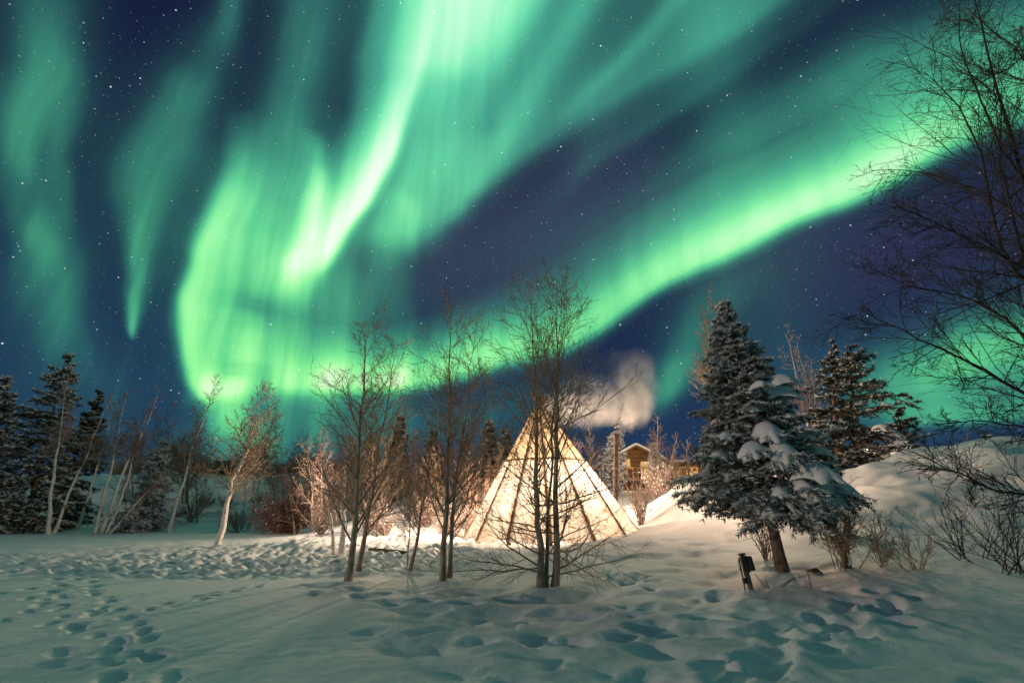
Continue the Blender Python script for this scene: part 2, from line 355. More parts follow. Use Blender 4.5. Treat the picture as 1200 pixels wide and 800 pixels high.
# ------------------------------------------------------------------ ground
def spaced(lo, hi, dlo, dhi, d, gr):
    xs = list(np.arange(dlo, dhi, d)); s = d; x = xs[-1]
    while x < hi: s *= gr; x += s; xs.append(x)
    s = d; x = xs[0]; left = []
    while x > lo: s *= gr; x -= s; left.append(x)
    return np.array(left[::-1] + xs)
gx = spaced(-260, 260, -9.5, 10.5, .05, 1.022); gy = spaced(-60, 330, 4.3, 14.5, .045, 1.02)
X, Y = np.meshgrid(gx, gy)
Z = H0(X, Y)
def pxmask(pts_px, r):           # soft mask round ground points given in the photograph
    m = np.zeros_like(Z)
    for px, py in pts_px:
        p = ground_hit(px, py); m = np.maximum(m, np.exp(-((X - p[0]) ** 2 + (Y - p[1]) ** 2) / (2 * r * r)))
    return m
# wind-softened trampling in the middle foreground
hum = sstep(-3.6, -.5, X) * sstep(9.5, 6, X) * sstep(5.0, 6.6, Y) * sstep(13.4, 11.2, Y) * sstep(9.5, 4.5, X + (7.2 - Y) * 1.2)
n1 = perlin(X + .3 * perlin(X, Y, 1.7, 1), Y * 1.15, .85, 5); n2 = perlin(X, Y * 1.2, 1.6, 9); n3 = perlin(X + .4 * n1, Y, .33, 2)
dent = -np.maximum(0, n1 + .05) ** 1.5 * .17 - np.maximum(0, n2) ** 1.3 * .20 + .010 * n3
Z = Z + hum * dent
# lit, trodden crust on the left and round the tepee
tro = sstep(-30, -16, X) * sstep(1.0, -3.5, X) * sstep(12.2, 14.5, Y) * sstep(36, 27, Y)
Z = Z + tro * (.20 * np.abs(perlin(X, Y, .55, 11)) + .10 * perlin(X, Y, .26, 4) + .08 * perlin(X, Y, 1.5, 8))
tro2 = np.exp(-((X - 2) ** 2 / 40 + (Y - 14.2) ** 2 / 3)) * sstep(9, 5, X)
Z = Z - tro2 * np.maximum(0, perlin(X, Y, .8, 21)) * .25
# drifts on the bank
bk = sstep(6, 10, X) * sstep(11, 14, Y) * sstep(30, 20, Y)
Z = Z + bk * (.26 * perlin(X + .5 * perlin(X, Y, 1.1), Y, 2.3, 15) + .14 * np.maximum(0, perlin(X, Y, 1.1, 33)) - .10 * np.maximum(0, perlin(X, Y, .7, 41) - .2))
rr = random.Random(5)
def foot(x, y, ang, dep=.13, a=.20, b=.11):
    dep, a, b = dep * .70, a * .85, b * .85
    ix = np.searchsorted(gx, [x - .8, x + .8]); iy = np.searchsorted(gy, [y - .8, y + .8])
    s = (slice(iy[0], iy[1]), slice(ix[0], ix[1])); xx, yy = X[s] - x, Y[s] - y
    u = xx * math.cos(ang) + yy * math.sin(ang); v = -xx * math.sin(ang) + yy * math.cos(ang)
    r = np.sqrt((u / a) ** 2 + (v / b) ** 2) * (1 + .18 * perlin(X[s], Y[s], .17, x))
    Z[s] += -dep * sstep(1.55, .25, r) + dep * .16 * np.exp(-((r - 1.7) / .4) ** 2)
def track(pts, step=.42, wid=.16, dep=.14, jit=.06, size=1.0):
    P = [ground_hit(*p)[:2] for p in pts]; side = 1
    for a, b in zip(P[:-1], P[1:]):
        L = np.linalg.norm(b - a); d = (b - a) / L; k = 0.0
        while k < L:
            c = a + d * k + np.array([-d[1], d[0]]) * wid * side + np.array([rr.gauss(0, jit), rr.gauss(0, jit)])
            foot(c[0], c[1], math.atan2(d[1], d[0]) + rr.gauss(0, .3), dep * rr.uniform(.6, 1.2), .20 * size * rr.uniform(.85, 1.3), .12 * size * rr.uniform(.85, 1.3)); side = -side; k += step * rr.uniform(.8, 1.2)
track([(70, 668), (95, 695), (125, 725), (150, 752), (158, 775), (150, 830)], .36, .20, .11, .12, 1.0)
track([(20, 690), (60, 715), (90, 745)], .5, .2, .08, .15)
track([(185, 714), (240, 698), (310, 685)], .3, .12, .09, .06, .8)
track([(20, 772), (60, 776), (90, 780)], .6, .2, .06, .1)
track([(930, 745), (975, 726), (1010, 708), (1050, 692)], .40, .22, .17, .08, 1.3)
track([(860, 790), (905, 768), (960, 745), (1000, 738), (1060, 715)], .42, .2, .17, .1, 1.35)
track([(560, 760), (640, 752), (720, 742), (800, 735), (880, 718)], .5, .22, .12, .12, 1.3)
track([(660, 722), (740, 716), (820, 706), (870, 692)], .5, .2, .11, .12, 1.2)
track([(780, 800), (850, 780), (920, 780)], .5, .22, .14, .1, 1.3)
track([(425, 745), (500, 735), (560, 726), (620, 716)], .55, .25, .10, .15, 1.3)
track([(700, 668), (740, 676), (790, 690)], .45, .2, .14, .06, 1.3)
track([(360, 690), (430, 700), (500, 698), (600, 705)], .5, .3, .12, .15, 1.4)
for _ in range(12): foot(rr.uniform(-.5, 5.5), rr.uniform(5.2, 9.6), rr.uniform(0, 6), rr.uniform(.05, .13), rr.uniform(.18, .32), rr.uniform(.13, .2))
for _px, _py in ((407, 683), (420, 671), (480, 671), (522, 683), (638, 690), (918, 672), (253, 643)):
    _q = ground_hit(_px, _py); _d = np.hypot(X - _q[0], Y - _q[1]); Z += .10 * np.exp(-(_d / .55) ** 2) - .07 * np.exp(-(_d / .2) ** 2)
Z += (.012 * perlin(X, Y, .21, 61) * sstep(-.2, .5, perlin(X, Y, 1.9, 62)) + .008 * perlin(X, Y, .13, 63)) * sstep(16, 10, Y)
ny, nx = Z.shape; ii = np.arange(nx * ny).reshape(ny, nx)
q = np.stack([ii[:-1, :-1], ii[:-1, 1:], ii[1:, 1:], ii[1:, :-1]], -1).reshape(-1, 4)
g = link('snow_ground', mesh('snow_ground', np.stack([X, Y, Z], -1).reshape(-1, 3), q), MAT['snow'])
tag(g, kind='structure')

# ------------------------------------------------------------------ builders: bare trees
def bare_tree(name, label, stems, seed, cat='tree', group=None, bark='bark_dark', twig='twig', prim=40, f0=.22, plen=.34, ang=48, sec=8, ter=5, rmin=.004, trop=.05, droop_low=0.0, tw=1.0, low_len=1.0, wob=.02, pr=.38):
    """stems: (px_base, py_base or None, Y or None, px_top, py_top, radius). The trunk of each stem is a part, all the branches are the crown."""
    rng = np.random.RandomState(seed)
    base = None; grp = []; trunks = []
    for pxb, pyb, Yb, pxt, pyt, r in stems:
        B = ground_hit(pxb, pyb) if Yb is None else at(pxb, Yb)
        T = high(pxt, pyt, B[1]); T[1] += rng.uniform(-.4, .4)
        B = B.copy(); B[2] -= .15
        if base is None: base = B.copy()
        n = 16; t = np.linspace(0, 1, n)[:, None]; Hh = np.linalg.norm(T - B)
        w = np.cumsum(rng.randn(n, 3) * wob * Hh / 4, axis=0); w -= w[0] + (w[-1] - w[0]) * t; w[:, 2] *= .1
        S = (B + (T - B) * t + w)[None]; R = (r * .95 * (1 - t[:, 0]) ** 1.25 + max(rmin, .004) + r * .35 * np.exp(-t[:, 0] * 30))[None]
        trunks.append((S, R))
        for part in range(2):
            k = int(prim * (.55 if part == 0 else .45)); fa, fb = (f0, .62) if part == 0 else (.5, .99)
            s, d, L, r0 = kids(rng, S, R, k, fa, fb, ang, 12, plen * .55, plen * 1.15, pr, rmin * 1.6, taper=.72)
            if droop_low:
                fz = (s[:, 2] - B[2]) / Hh; lowm = np.clip(1 - (fz - f0) / .3, 0, 1)
                d[:, 2] -= droop_low * lowm; L *= 1 + (low_len - 1) * lowm
            r0 = np.minimum(r0, rmin * 1.5 + L * .0085)
            P1, R1 = grow(rng, s, d, L, r0, np.full(len(L), rmin * 1.1), 8, .11 * tw, trop)
            grp.append((P1, R1, 4))
            s, d, L, r0 = kids(rng, P1, R1, sec, .12, .98, 42, 14, .25, .6, .6, rmin * 1.15, taper=.55)
            P2, R2 = grow(rng, s, d, L, r0, np.full(len(L), rmin), 6, .14 * tw, trop * .8)
            grp.append((P2, R2, 3))
            if ter:
                s, d, L, r0 = kids(rng, P2, R2, ter, .15, 1.0, 38, 16, .3, .7, .7, rmin, taper=.5)
                P3, R3 = grow(rng, s, d, L, r0, np.full(len(L), rmin * .8), 4, .14 * tw, trop * .5)
                grp.append((P3, R3, 3))
    root = empty(name, base, label, cat, group)
    for S, R in trunks:
        v, f = tubes([(S, R, 10)]); link('trunk', mesh('trunk', v - base, f), MAT[bark], root)
    v, f = tubes(grp); link('crown', mesh('crown', v - base, f), MAT[twig], root)
    return root

def shrub(name, label, B, seed, h, spread, nst=16, sec=8, ter=4, rmin=.004, twig='twig', cat='shrub', group=None, r0=.012, up=.7, frost=0):
    """a leafless bush: many stems from one foot"""
    rng = np.random.RandomState(seed)
    D = np.stack([rng.randn(nst) * spread, rng.randn(nst) * spread, np.full(nst, up) + rng.rand(nst) * .6], 1)
    S = np.stack([rng.randn(nst) * .10 * h * spread, rng.randn(nst) * .10 * h * spread, np.full(nst, -.08)], 1)
    L = h * rng.uniform(.55, 1.05, nst); P, R = grow(rng, S, D, L, np.full(nst, r0), np.full(nst, rmin), 8, .09, .02)
    grp = [(P, R, 4)]
    s, d, L, rr0 = kids(rng, P, R, sec, .15, .98, 36, 12, .25, .6, .6, rmin, taper=.6); P2, R2 = grow(rng, s, d, L, rr0, np.full(len(L), rmin), 5, .12, .05); grp.append((P2, R2, 3))
    if ter:
        s, d, L, rr0 = kids(rng, P2, R2, ter, .2, 1, 36, 14, .3, .7, .8, rmin, taper=.4); P3, R3 = grow(rng, s, d, L, rr0, np.full(len(L), rmin * .8), 4, .12, .03); grp.append((P3, R3, 3))
    v, f = tubes(grp)
    if frost:                                          # small snow clots in the forks
        ends = np.concatenate([g_[0][:, 2:].reshape(-1, 3) for g_ in grp]); pick = ends[rng.randint(0, len(ends), frost)]
        root = empty(name, B, label, cat, group)
        link('branches', mesh('branches', v, f), MAT[twig], root)
        sv, sf = blobs(rng, pick, np.full((frost, 3), 1.0) * rng.uniform(.5, 1.3, (frost, 1)) * rmin * 4.0); tag(link('snow', mesh('snow', sv, sf), MAT['snowcap'], root), kind='stuff')
        return root
    o = link(name, mesh(name, v, f), MAT[twig], None, B); return tag(o, label, cat, group)

def _ico(sub):
    bm = bmesh.new(); bmesh.ops.create_icosphere(bm, subdivisions=sub, radius=1); bm.verts.ensure_lookup_table()
    v = np.array([x.co for x in bm.verts]); f = np.array([[y.index for y in x.verts] for x in bm.faces]); bm.free(); return v, f
ICO = {k: _ico(k) for k in (1, 2, 3)}
def blobs(rng, C, S, sub=1, jitter=.15):
    v, f = ICO[sub]; m = len(C)
    V = C[:, None, :] + v[None] * S[:, None, :] * (1 + jitter * rng.randn(m, len(v), 1))
    return V.reshape(-1, 3), (f[None] + (np.arange(m) * len(v))[:, None, None]).reshape(-1, 3)

# ------------------------------------------------------------------ builder: spruces
def spruce(name, label, B, top, seed, radius, clear=.1, whorls=26, per=8, twigs=11, step=.05, blade=(.085, .02), nbl=4, matn='needle', pillows=0, pillow_size=1.0, r_trunk=.14, droop=.35, ragged=.15, cat='spruce', group=None, prof=None, sparse=1.0, dust=1.0, taper_pow=.85):
    rng = np.random.RandomState(seed)
    B = np.array(B, float); B[2] -= .1; top = np.array(top, float); ax = top - B; Hh = np.linalg.norm(ax)
    n = 14; t = np.linspace(0, 1, n)[:, None]
    S = (B + ax * t)[None]; R = (r_trunk * (1 - t[:, 0]) + .01 + r_trunk * .3 * np.exp(-t[:, 0] * 25))[None]
    root = empty(name, B, label, cat, group)
    v, f = tubes([(S, R, 10)]); link('trunk', mesh('trunk', v - B, f), MAT['bark_spruce'], root)
    st, di, le, fr = [], [], [], []
    for w in range(whorls):
        fz = clear + (1 - clear) * (w + .3 * rng.rand()) / whorls
        rel = (fz - clear) / (1 - clear)
        if prof: Rr = radius * np.interp(rel, *prof)
        else: Rr = radius * (1 - rel) ** taper_pow * min(1, .72 + rel * 2.5)
        for b in range(per if rel < .85 else max(4, per - 3)):
            if rng.rand() > sparse: continue
            a = 2 * np.pi * (b + rng.rand() * .7) / per + w * 1.1
            st.append(B + ax * (fz + rng.uniform(-.5, .5) / whorls)); slope = -.32 + .85 * rel ** 1.3 + rng.randn() * .10
            di.append([math.cos(a), math.sin(a), slope]); le.append(max(.12, Rr * (1 + np.clip(ragged * rng.randn(), -.5, .2))) ); fr.append(rel)
    st, di, le, fr = np.array(st), np.array(di), np.array(le), np.array(fr)
    P1, R1 = grow(rng, st, di, le, .010 + le * .012, np.full(len(le), .004), 8, .035, -droop * .06)
    P1[:, :, 2] += (np.linspace(0, 1, 8)[None, :] ** 3) * le[:, None] * .10      # tips lift a little
    # side twigs, flat sprays that hang
    m = len(P1); k = twigs
    f = .15 + .85 * (np.arange(k)[None, :] + .6 * rng.rand(m, k)) / k; x = f * 7; i = np.clip(x.astype(int), 0, 6); tt = (x - i)[..., None]; r = np.arange(m)[:, None]
    Sx = P1[r, i] * (1 - tt) + P1[r, i + 1] * tt; T = norm(P1[r, i + 1] - P1[r, i])
    sd = norm(np.cross(T, np.array([0, 0, 1.]))) * np.where(np.arange(k) % 2, 1., -1.)[None, :, None]
    D = T * .75 + sd * .8 + np.array([0, 0, -.22]) + .18 * rng.randn(m, k, 3)
    L = (le[:, None] * (.16 + .34 * (1 - f)) + .06) * rng.uniform(.6, 1.2, (m, k))
    P2, R2 = grow(rng, Sx.reshape(-1, 3), D.reshape(-1, 3), L.ravel(), np.full(m * k, .006), np.full(m * k, .003), 5, .10, -.08 * droop)
    v, fq = tubes([(P1, R1, 4), (P2, R2, 3)]); link('limbs', mesh('limbs', v - B, fq), MAT['bark_spruce'], root)
    # needles: blades along every limb and twig
    smp, dr = [], []
    for P in (P1[:, 2:], P2):
        Ls = np.linalg.norm(np.diff(P, axis=1), axis=2)
        cnt = np.maximum(1, np.ceil(Ls / step).astype(int))
        for j in range(P.shape[1] - 1):
            rep = np.repeat(np.arange(len(P)), cnt[:, j]); u = rng.rand(len(rep))[:, None]
            smp.append(P[rep, j] * (1 - u) + P[rep, j + 1] * u); dr.append(norm(P[rep, j + 1] - P[rep, j]))
    smp, dr = np.concatenate(smp), np.concatenate(dr)
    smp = np.repeat(smp, nbl, 0); dr = np.repeat(dr, nbl, 0); m = len(smp)
    side = norm(np.cross(dr, rng.randn(m, 3))); side[:, 2] -= .15
    d = norm(dr * .75 + side * .85); wv = norm(np.cross(d, rng.randn(m, 3)))
    bl = blade[0] * rng.uniform(.6, 1.25, (m, 1)); bw = blade[1] * rng.uniform(.7, 1.2, (m, 1))
    V = np.stack([smp - wv * bw * .5, smp + wv * bw * .5, smp + d * bl + wv * bw * .2, smp + d * bl - wv * bw * .2], 1)
    me = mesh('crown', V.reshape(-1, 3) - B, np.arange(m * 4).reshape(-1, 4), smooth=False)
    # snow rests on the blades that lie on the upper side of their twig
    fro = np.clip(side[:, 2] * .55 + .35 + .15 * rng.randn(m), 0, 1) * dust
    at_ = me.attributes.new('frost', 'FLOAT', 'POINT'); at_.data.foreach_set('value', np.repeat(fro, 4).astype(np.float32))
    link('crown', me, MAT[matn], root)
    # snow pillows bent over the boughs
    if pillows:
        pr_ = (le ** 1.3) * (fr < .74) * np.clip(1 + .8 * norm(di)[:, 0] - .6 * norm(di)[:, 1], .02, 3); pr_ /= pr_.sum(); pick = rng.choice(len(le), min(pillows, (pr_ > 0).sum()), replace=False, p=pr_)
        for b in pick:
            big = rng.rand() < .34 and fr[b] < .55
            f_ = rng.uniform(.5, .9); x = f_ * 7; j = int(x); c = P1[b, j] * (1 - x + j) + P1[b, min(7, j + 1)] * (x - j); dd = norm(P1[b, min(7, j + 1)] - P1[b, j]); 
            ss = norm(np.cross(dd, [0, 0, 1.])); uu = np.cross(ss, dd)
            La = min(le[b] * rng.uniform(.16, .30) * pillow_size * (1.5 if big else .75), .48 if big else .34); Wb = La * rng.uniform(.55, .9); Tc = La * rng.uniform(.28, .45)
            v, fi = ICO[3]
            a_, b_, c_ = v[:, 0], v[:, 1], v[:, 2]
            th = np.arctan2(b_, a_); edge = 1 + (.24 * np.sin(th * rng.randint(6, 10) + rng.rand() * 6) + .14 * np.sin(th * rng.randint(11, 17) + rng.rand() * 6)) * (1 - np.abs(c_)) + .16 * perlin(v[:, 0] + b, v[:, 1] - b, .4, b)
            p = c + (a_ * La * edge)[:, None] * dd + (b_ * Wb * edge)[:, None] * ss + ((np.where(c_ > 0, c_ * 1.0, c_ * .35)) * Tc)[:, None] * uu
            p[:, 2] -= (b_ ** 2 * Wb * .55 + np.maximum(a_, 0) ** 2 * La * .45) * edge - Tc * .35
            p += .05 * La * rng.randn(1, 3)
            link('snow_pillow', mesh('snow_pillow', p - B, fi), MAT['snowcap'], root)
    return root

# ------------------------------------------------------------------ tepee
TB = at(648, 20.0); TX, TY = TB[0], TB[1]; TZ = TB[2] - .12
TR = 3.62; apex = high(632, 472, 20.0); apex = np.array([apex[0], TY + .15, apex[2]])
NP = 15
def canvas_mat(name, c1, c2, stain):
    m = bpy.data.materials.new(name); m.use_nodes = True; t = m.node_tree; t.nodes.clear(); N = t.nodes.new; L = t.links.new
    o = N('ShaderNodeOutputMaterial'); tcn = N('ShaderNodeTexCoord')
    n1 = N('ShaderNodeTexNoise'); n1.inputs['Scale'].default_value = 1.6; n1.inputs['Detail'].default_value = 7; L(tcn.outputs['Object'], n1.inputs['Vector'])
    r = N('ShaderNodeValToRGB'); e = r.color_ramp.elements; e[0].position, e[0].color = .35, (*c2, 1); e[1].position, e[1].color = .62, (*c1, 1); L(n1.outputs[0], r.inputs[0])
    n2 = N('ShaderNodeTexNoise'); n2.inputs['Scale'].default_value = 5.5; n2.inputs['Detail'].default_value = 5; L(tcn.outputs['Object'], n2.inputs['Vector'])
    r2 = N('ShaderNodeValToRGB'); e = r2.color_ramp.elements; e[0].position, e[0].color = .30, (*stain, 1); e[1].position, e[1].color = .42, (1, 1, 1, 1); L(n2.outputs[0], r2.inputs[0])
    mx = N('ShaderNodeMix'); mx.data_type = 'RGBA'; mx.blend_type = 'MULTIPLY'; mx.inputs[0].default_value = 1; L(r.outputs[0], mx.inputs[6]); L(r2.outputs[0], mx.inputs[7])
    tr = N('ShaderNodeBsdfTranslucent'); df = N('ShaderNodeBsdfDiffuse'); ms = N('ShaderNodeMixShader'); ms.inputs[0].default_value = .58
    L(mx.outputs[2], tr.inputs[0]); L(mx.outputs[2], df.inputs[0]); L(df.outputs[0], ms.inputs[1]); L(tr.outputs[0], ms.inputs[2]); L(ms.outputs[0], o.inputs[0])
    n3 = N('ShaderNodeTexNoise'); n3.inputs['Scale'].default_value = 3.0; n3.inputs['Detail'].default_value = 4; L(tcn.outputs['Object'], n3.inputs['Vector'])
    bp = N('ShaderNodeBump'); bp.inputs['Strength'].default_value = .8; bp.inputs['Distance'].default_value = .08; L(n3.outputs[0], bp.inputs['Height']); L(bp.outputs[0], tr.inputs['Normal']); L(bp.outputs[0], df.inputs['Normal'])
    return m
MAT['canvas'] = canvas_mat('white_canvas', (.90, .84, .77), (.70, .59, .48), (.50, .38, .28))
MAT['canvas_old'] = canvas_mat('yellowed_canvas', (.78, .64, .45), (.62, .47, .31), (.45, .33, .22))
tep = empty('tepee', (TX, TY, TZ), 'tall glowing canvas tepee lit from inside, standing on the snow behind the bare birches', 'tepee')
TO = np.array([TX, TY, TZ]); AP = apex - TO
def cover(name, f_lo, f_hi, grow_, matn, seed):
    rng = np.random.RandomState(seed); na, nz = NP * 12, 30
    V = []
    for k in range(nz + 1):
        f = f_lo + (f_hi - f_lo) * k / nz
        for j in range(na):
            a = 2 * np.pi * j / na; seg = (j % 12) / 12.0
            sag = 1 - (.042 * math.sin(seg * math.pi) ** 1.0 + .006 * math.sin(seg * 9 + f * 14)) * (1 - f * .6)       # cloth sinks between the poles
            r = TR * (1 - f * .962) * sag + grow_
            hem = .06 * math.sin(a * 11) + .04 * math.sin(a * 23 + 1) if k == 0 and f_lo < .01 else 0
            V.append((AP[0] * f + r * math.cos(a), AP[1] * f + r * math.sin(a), AP[2] * f + hem))
    V = np.array(V); ii = np.arange((nz + 1) * na).reshape(nz + 1, na)
    q = np.stack([ii[:-1], np.roll(ii, -1, 1)[:-1], np.roll(ii, -1, 1)[1:], ii[1:]], -1).reshape(-1, 4)
    return link(name, mesh(name, V, q), MAT[matn], tep)
cover('lower_cover', 0.0, .535, .045, 'canvas', 1)
cover('upper_cover', .52, .975, .0, 'canvas_old', 2)
rng = np.random.RandomState(12)
for j in range(NP):
    a = 2 * np.pi * j / NP; b = np.array([math.cos(a), math.sin(a)]) * (TR - .075)
    foot_ = np.array([b[0], b[1], -.05]); tip = AP + np.array([-b[0] * .09, -b[1] * .09, AP[2] * .075]) + rng.randn(3) * np.array([.04, .04, .14])
    t = np.linspace(0, 1, 8)[:, None]; P = (foot_ + (tip - foot_) * t)[None]; P[0, 1:-1] += rng.randn(6, 3) * .008
    v, f = tubes([(P, np.linspace(.075, .05, 8)[None], 8)]); link('pole', mesh('pole', v, f), MAT['pole'], tep)
# dark laced seams over the poles, painting in the pole shadows on the cloth
MAT['pole_shadow_seam'] = canvas_mat('pole_shadow_tape', (.42, .30, .20), (.28, .19, .12), (.6, .5, .4))
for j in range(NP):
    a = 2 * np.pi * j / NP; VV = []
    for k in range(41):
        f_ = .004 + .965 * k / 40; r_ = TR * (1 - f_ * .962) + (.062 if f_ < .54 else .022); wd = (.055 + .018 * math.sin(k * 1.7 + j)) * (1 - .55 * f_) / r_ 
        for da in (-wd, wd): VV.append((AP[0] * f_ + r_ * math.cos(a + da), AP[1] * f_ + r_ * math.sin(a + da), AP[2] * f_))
    i_ = np.arange(40) * 2; link('pole_shadow_seam', mesh('pole_shadow_seam', VV, np.stack([i_, i_ + 1, i_ + 3, i_ + 2], 1)), MAT['pole_shadow_seam'], tep)
# hem rope of the lower cover
aa = np.linspace(0, 2 * np.pi, 121); rr_ = TR * (1 - .535 * .962) + .05
v, f = tubes([(np.stack([AP[0] * .535 + rr_ * np.cos(aa), AP[1] * .535 + rr_ * np.sin(aa), np.full(121, AP[2] * .535)], -1)[None], np.full((1, 121), .022), 6)])
link('rope', mesh('rope', v, f), MAT['pole'], tep)
def lamp(name, loc, power, color=(1, .72, .42), radius=.15):
    l = bpy.data.lights.new(name, 'POINT'); l.energy = power; l.color = color; l.shadow_soft_size = radius
    o = bpy.data.objects.new(name, l); COL.objects.link(o); o.location = loc; return o
lamp('tepee_lamp', (TX - .2, TY - .1, TZ + 1.15), 560, (1, .78, .58), .05)
lamp('tepee_lamp', (TX + .95, TY - .85, TZ + 1.85), 150, (1, .82, .66), .08)
lamp('tepee_lamp', (TX - .1, TY, TZ + 3.1), 40, (1, .66, .34), .10)

# chimney pipe and smoke
CPb = at(720.5, 24.0); CPt = high(722, 508, 24.0)
pipe = empty('chimney_pipe', CPb, 'tall rusty brown chimney pipe rising behind the right side of the tepee', 'chimney')
t = np.linspace(0, 1, 9)[:, None]; P = (np.array([0, 0, -.3]) + (CPt - CPb + np.array([0, 0, .3])) * t)[None]
v, f = tubes([(P, np.full((1, 9), .125), 16)]); link('flue', mesh('flue', v, f), MAT['rust'], pipe)
tp = CPt - CPb
for fz in (.33, .66, .985):
    c = tp * fz; v, f = tubes([(np.array([[c + [0, 0, -.05], c + [0, 0, .05]]]), np.full((1, 2), .145), 16)]); link('collar', mesh('collar', v, f), MAT['rust'], pipe)

def smoke_cloud():
    O = np.array(CPt)
    # (px, py, Y, radii) of the puffs
    puffs = [(728, 504, 24.0, (.28, .28, .34), 1.0), (736, 490, 24.0, (.66, .6, .95), 1.5), (743, 470, 24.1, (1.3, 1.0, 1.7), 1.1), (746, 448, 24.2, (1.6, 1.1, 1.6), .5), (742, 430, 24.3, (1.8, 1.1, 1.4), .16),
             (716, 476, 24.6, (1.7, 1.0, 1.3), .85), (690, 478, 24.9, (1.9, 1.0, 1.2), .7), (662, 478, 25.0, (1.8, 1.0, 1.2), .5), (712, 458, 24.8, (1.6, .9, 1.2), .32), (676, 456, 25.0, (1.5, .9, 1.1), .22)]
    m = bpy.data.materials.new('smoke'); m.use_nodes = True; t = m.node_tree; t.nodes.clear(); N = t.nodes.new; L = t.links.new
    o = N('ShaderNodeOutputMaterial'); pv = N('ShaderNodeVolumePrincipled'); L(pv.outputs[0], o.inputs['Volume'])
    pv.inputs['Color'].default_value = (.97, .95, .93, 1); pv.inputs['Anisotropy'].default_value = 0.2
    tcn = N('ShaderNodeTexCoord'); nz = N('ShaderNodeTexNoise'); nz.inputs['Scale'].default_value = .8; nz.inputs['Detail'].default_value = 5; L(tcn.outputs['Object'], nz.inputs['Vector'])
    wv = N('ShaderNodeVectorMath'); wv.operation = 'SUBTRACT'; L(nz.outputs['Color'], wv.inputs[0]); wv.inputs[1].default_value = (.5, .5, .5)
    w2 = N('ShaderNodeVectorMath'); w2.operation = 'MULTIPLY_ADD'; L(wv.outputs[0], w2.inputs[0]); w2.inputs[1].default_value = (1.3, 1.3, 1.3); L(tcn.outputs['Object'], w2.inputs[2])
    tot = None; lo = np.full(3, 1e9); hi = -lo
    for px, py, Yp, s, a in puffs:
        c = high(px, py, Yp) - O; lo = np.minimum(lo, c - np.array(s) * 1.25); hi = np.maximum(hi, c + np.array(s) * 1.25)
        mp = N('ShaderNodeMapping'); mp.vector_type = 'TEXTURE'; mp.inputs['Location'].default_value = c; mp.inputs['Scale'].default_value = s; L(w2.outputs[0], mp.inputs[0])
        dt = N('ShaderNodeVectorMath'); dt.operation = 'DOT_PRODUCT'; L(mp.outputs[0], dt.inputs[0]); L(mp.outputs[0], dt.inputs[1])
        mr = N('ShaderNodeMapRange'); mr.interpolation_type = 'SMOOTHSTEP'; mr.inputs[1].default_value = 1.0; mr.inputs[2].default_value = 0; mr.inputs[3].default_value = 0; mr.inputs[4].default_value = a; L(dt.outputs['Value'], mr.inputs[0])
        if tot is None: tot = mr.outputs[0]
        else:
            ad_ = N('ShaderNodeMath'); ad_.operation = 'ADD'; L(tot, ad_.inputs[0]); L(mr.outputs[0], ad_.inputs[1]); tot = ad_.outputs[0]
    mpw = N('ShaderNodeMapping'); mpw.inputs['Scale'].default_value = (1, 1, .55); mpw.inputs['Rotation'].default_value = (0, rad(20), 0); L(w2.outputs[0], mpw.inputs[0])
    nw = N('ShaderNodeTexNoise'); nw.inputs['Scale'].default_value = 1.7; nw.inputs['Detail'].default_value = 4; L(mpw.outputs[0], nw.inputs['Vector'])
    mw = N('ShaderNodeMapRange'); mw.inputs[1].default_value = .32; mw.inputs[2].default_value = .68; mw.inputs[3].default_value = .12; mw.inputs[4].default_value = .75; L(nw.outputs[0], mw.inputs[0])
    de = N('ShaderNodeMath'); de.operation = 'MULTIPLY'; L(tot, de.inputs[0]); L(mw.outputs[0], de.inputs[1]); L(de.outputs[0], pv.inputs['Density'])
    c = (lo + hi) / 2; s = (hi - lo) / 2
    v, f = ICO[3]; vv = np.sign(v) * np.abs(v) ** .55; me = mesh('smoke', c + vv * s * 1.05, f)
    ob = link('smoke', me, m, None, O); tag(ob, 'pale warm smoke drifting from the chimney pipe beside the tepee', 'smoke', kind='stuff')
smoke_cloud()

# ------------------------------------------------------------------ cabin on the rise behind
def boxv(bm, c, s, rz=0):
    M_ = Matrix.Translation(c) @ Matrix.Rotation(rz, 4, 'Z') @ Matrix.Diagonal((*s, 1)); r = bmesh.ops.create_cube(bm, size=1.0, matrix=M_); return r['verts']
def bmobj(name, bm, matn, parent, bevel=0.0):
    if bevel: bmesh.ops.bevel(bm, geom=bm.edges[:], offset=bevel, segments=1, affect='EDGES')
    me = bpy.data.meshes.new(name); bm.to_mesh(me); bm.free(); o = bpy.data.objects.new(name, me); COL.objects.link(o); me.materials.append(MAT[matn]); o.parent = parent; return o
m, t_, b_, o_ = mat('lit_window'); b_.inputs['Base Color'].default_value = (.25, .18, .08, 1); b_.inputs['Emission Color'].default_value = (1, .62, .22, 1); b_.inputs['Emission Strength'].default_value = .55; MAT['litwin'] = m
HB = at(748, 46.0)
cab = empty('log_cabin', HB, 'golden brown log cabin with gable and snowy roof on the rise behind the tepee', 'cabin')
def prism_gable(x0, x1, y0, y1, z0, zh, zp):
    bm = bmesh.new(); xm = (x0 + x1) / 2
    pr = [(x0, z0), (x1, z0), (x1, zh), (xm, zp), (x0, zh)]
    a = [bm.verts.new((x, y0, z)) for x, z in pr]; b = [bm.verts.new((x, y1, z)) for x, z in pr]
    bm.faces.new(a); bm.faces.new(b[::-1])
    for i in range(5): bm.faces.new((a[i - 1], a[i], b[i], b[i - 1])[::-1])
    bmesh.ops.recalc_face_normals(bm, faces=bm.faces[:]); return bm
zt = high(742, 521, 46)[2] - HB[2]; xm = high(742, 521, 46)[0] - HB[0]
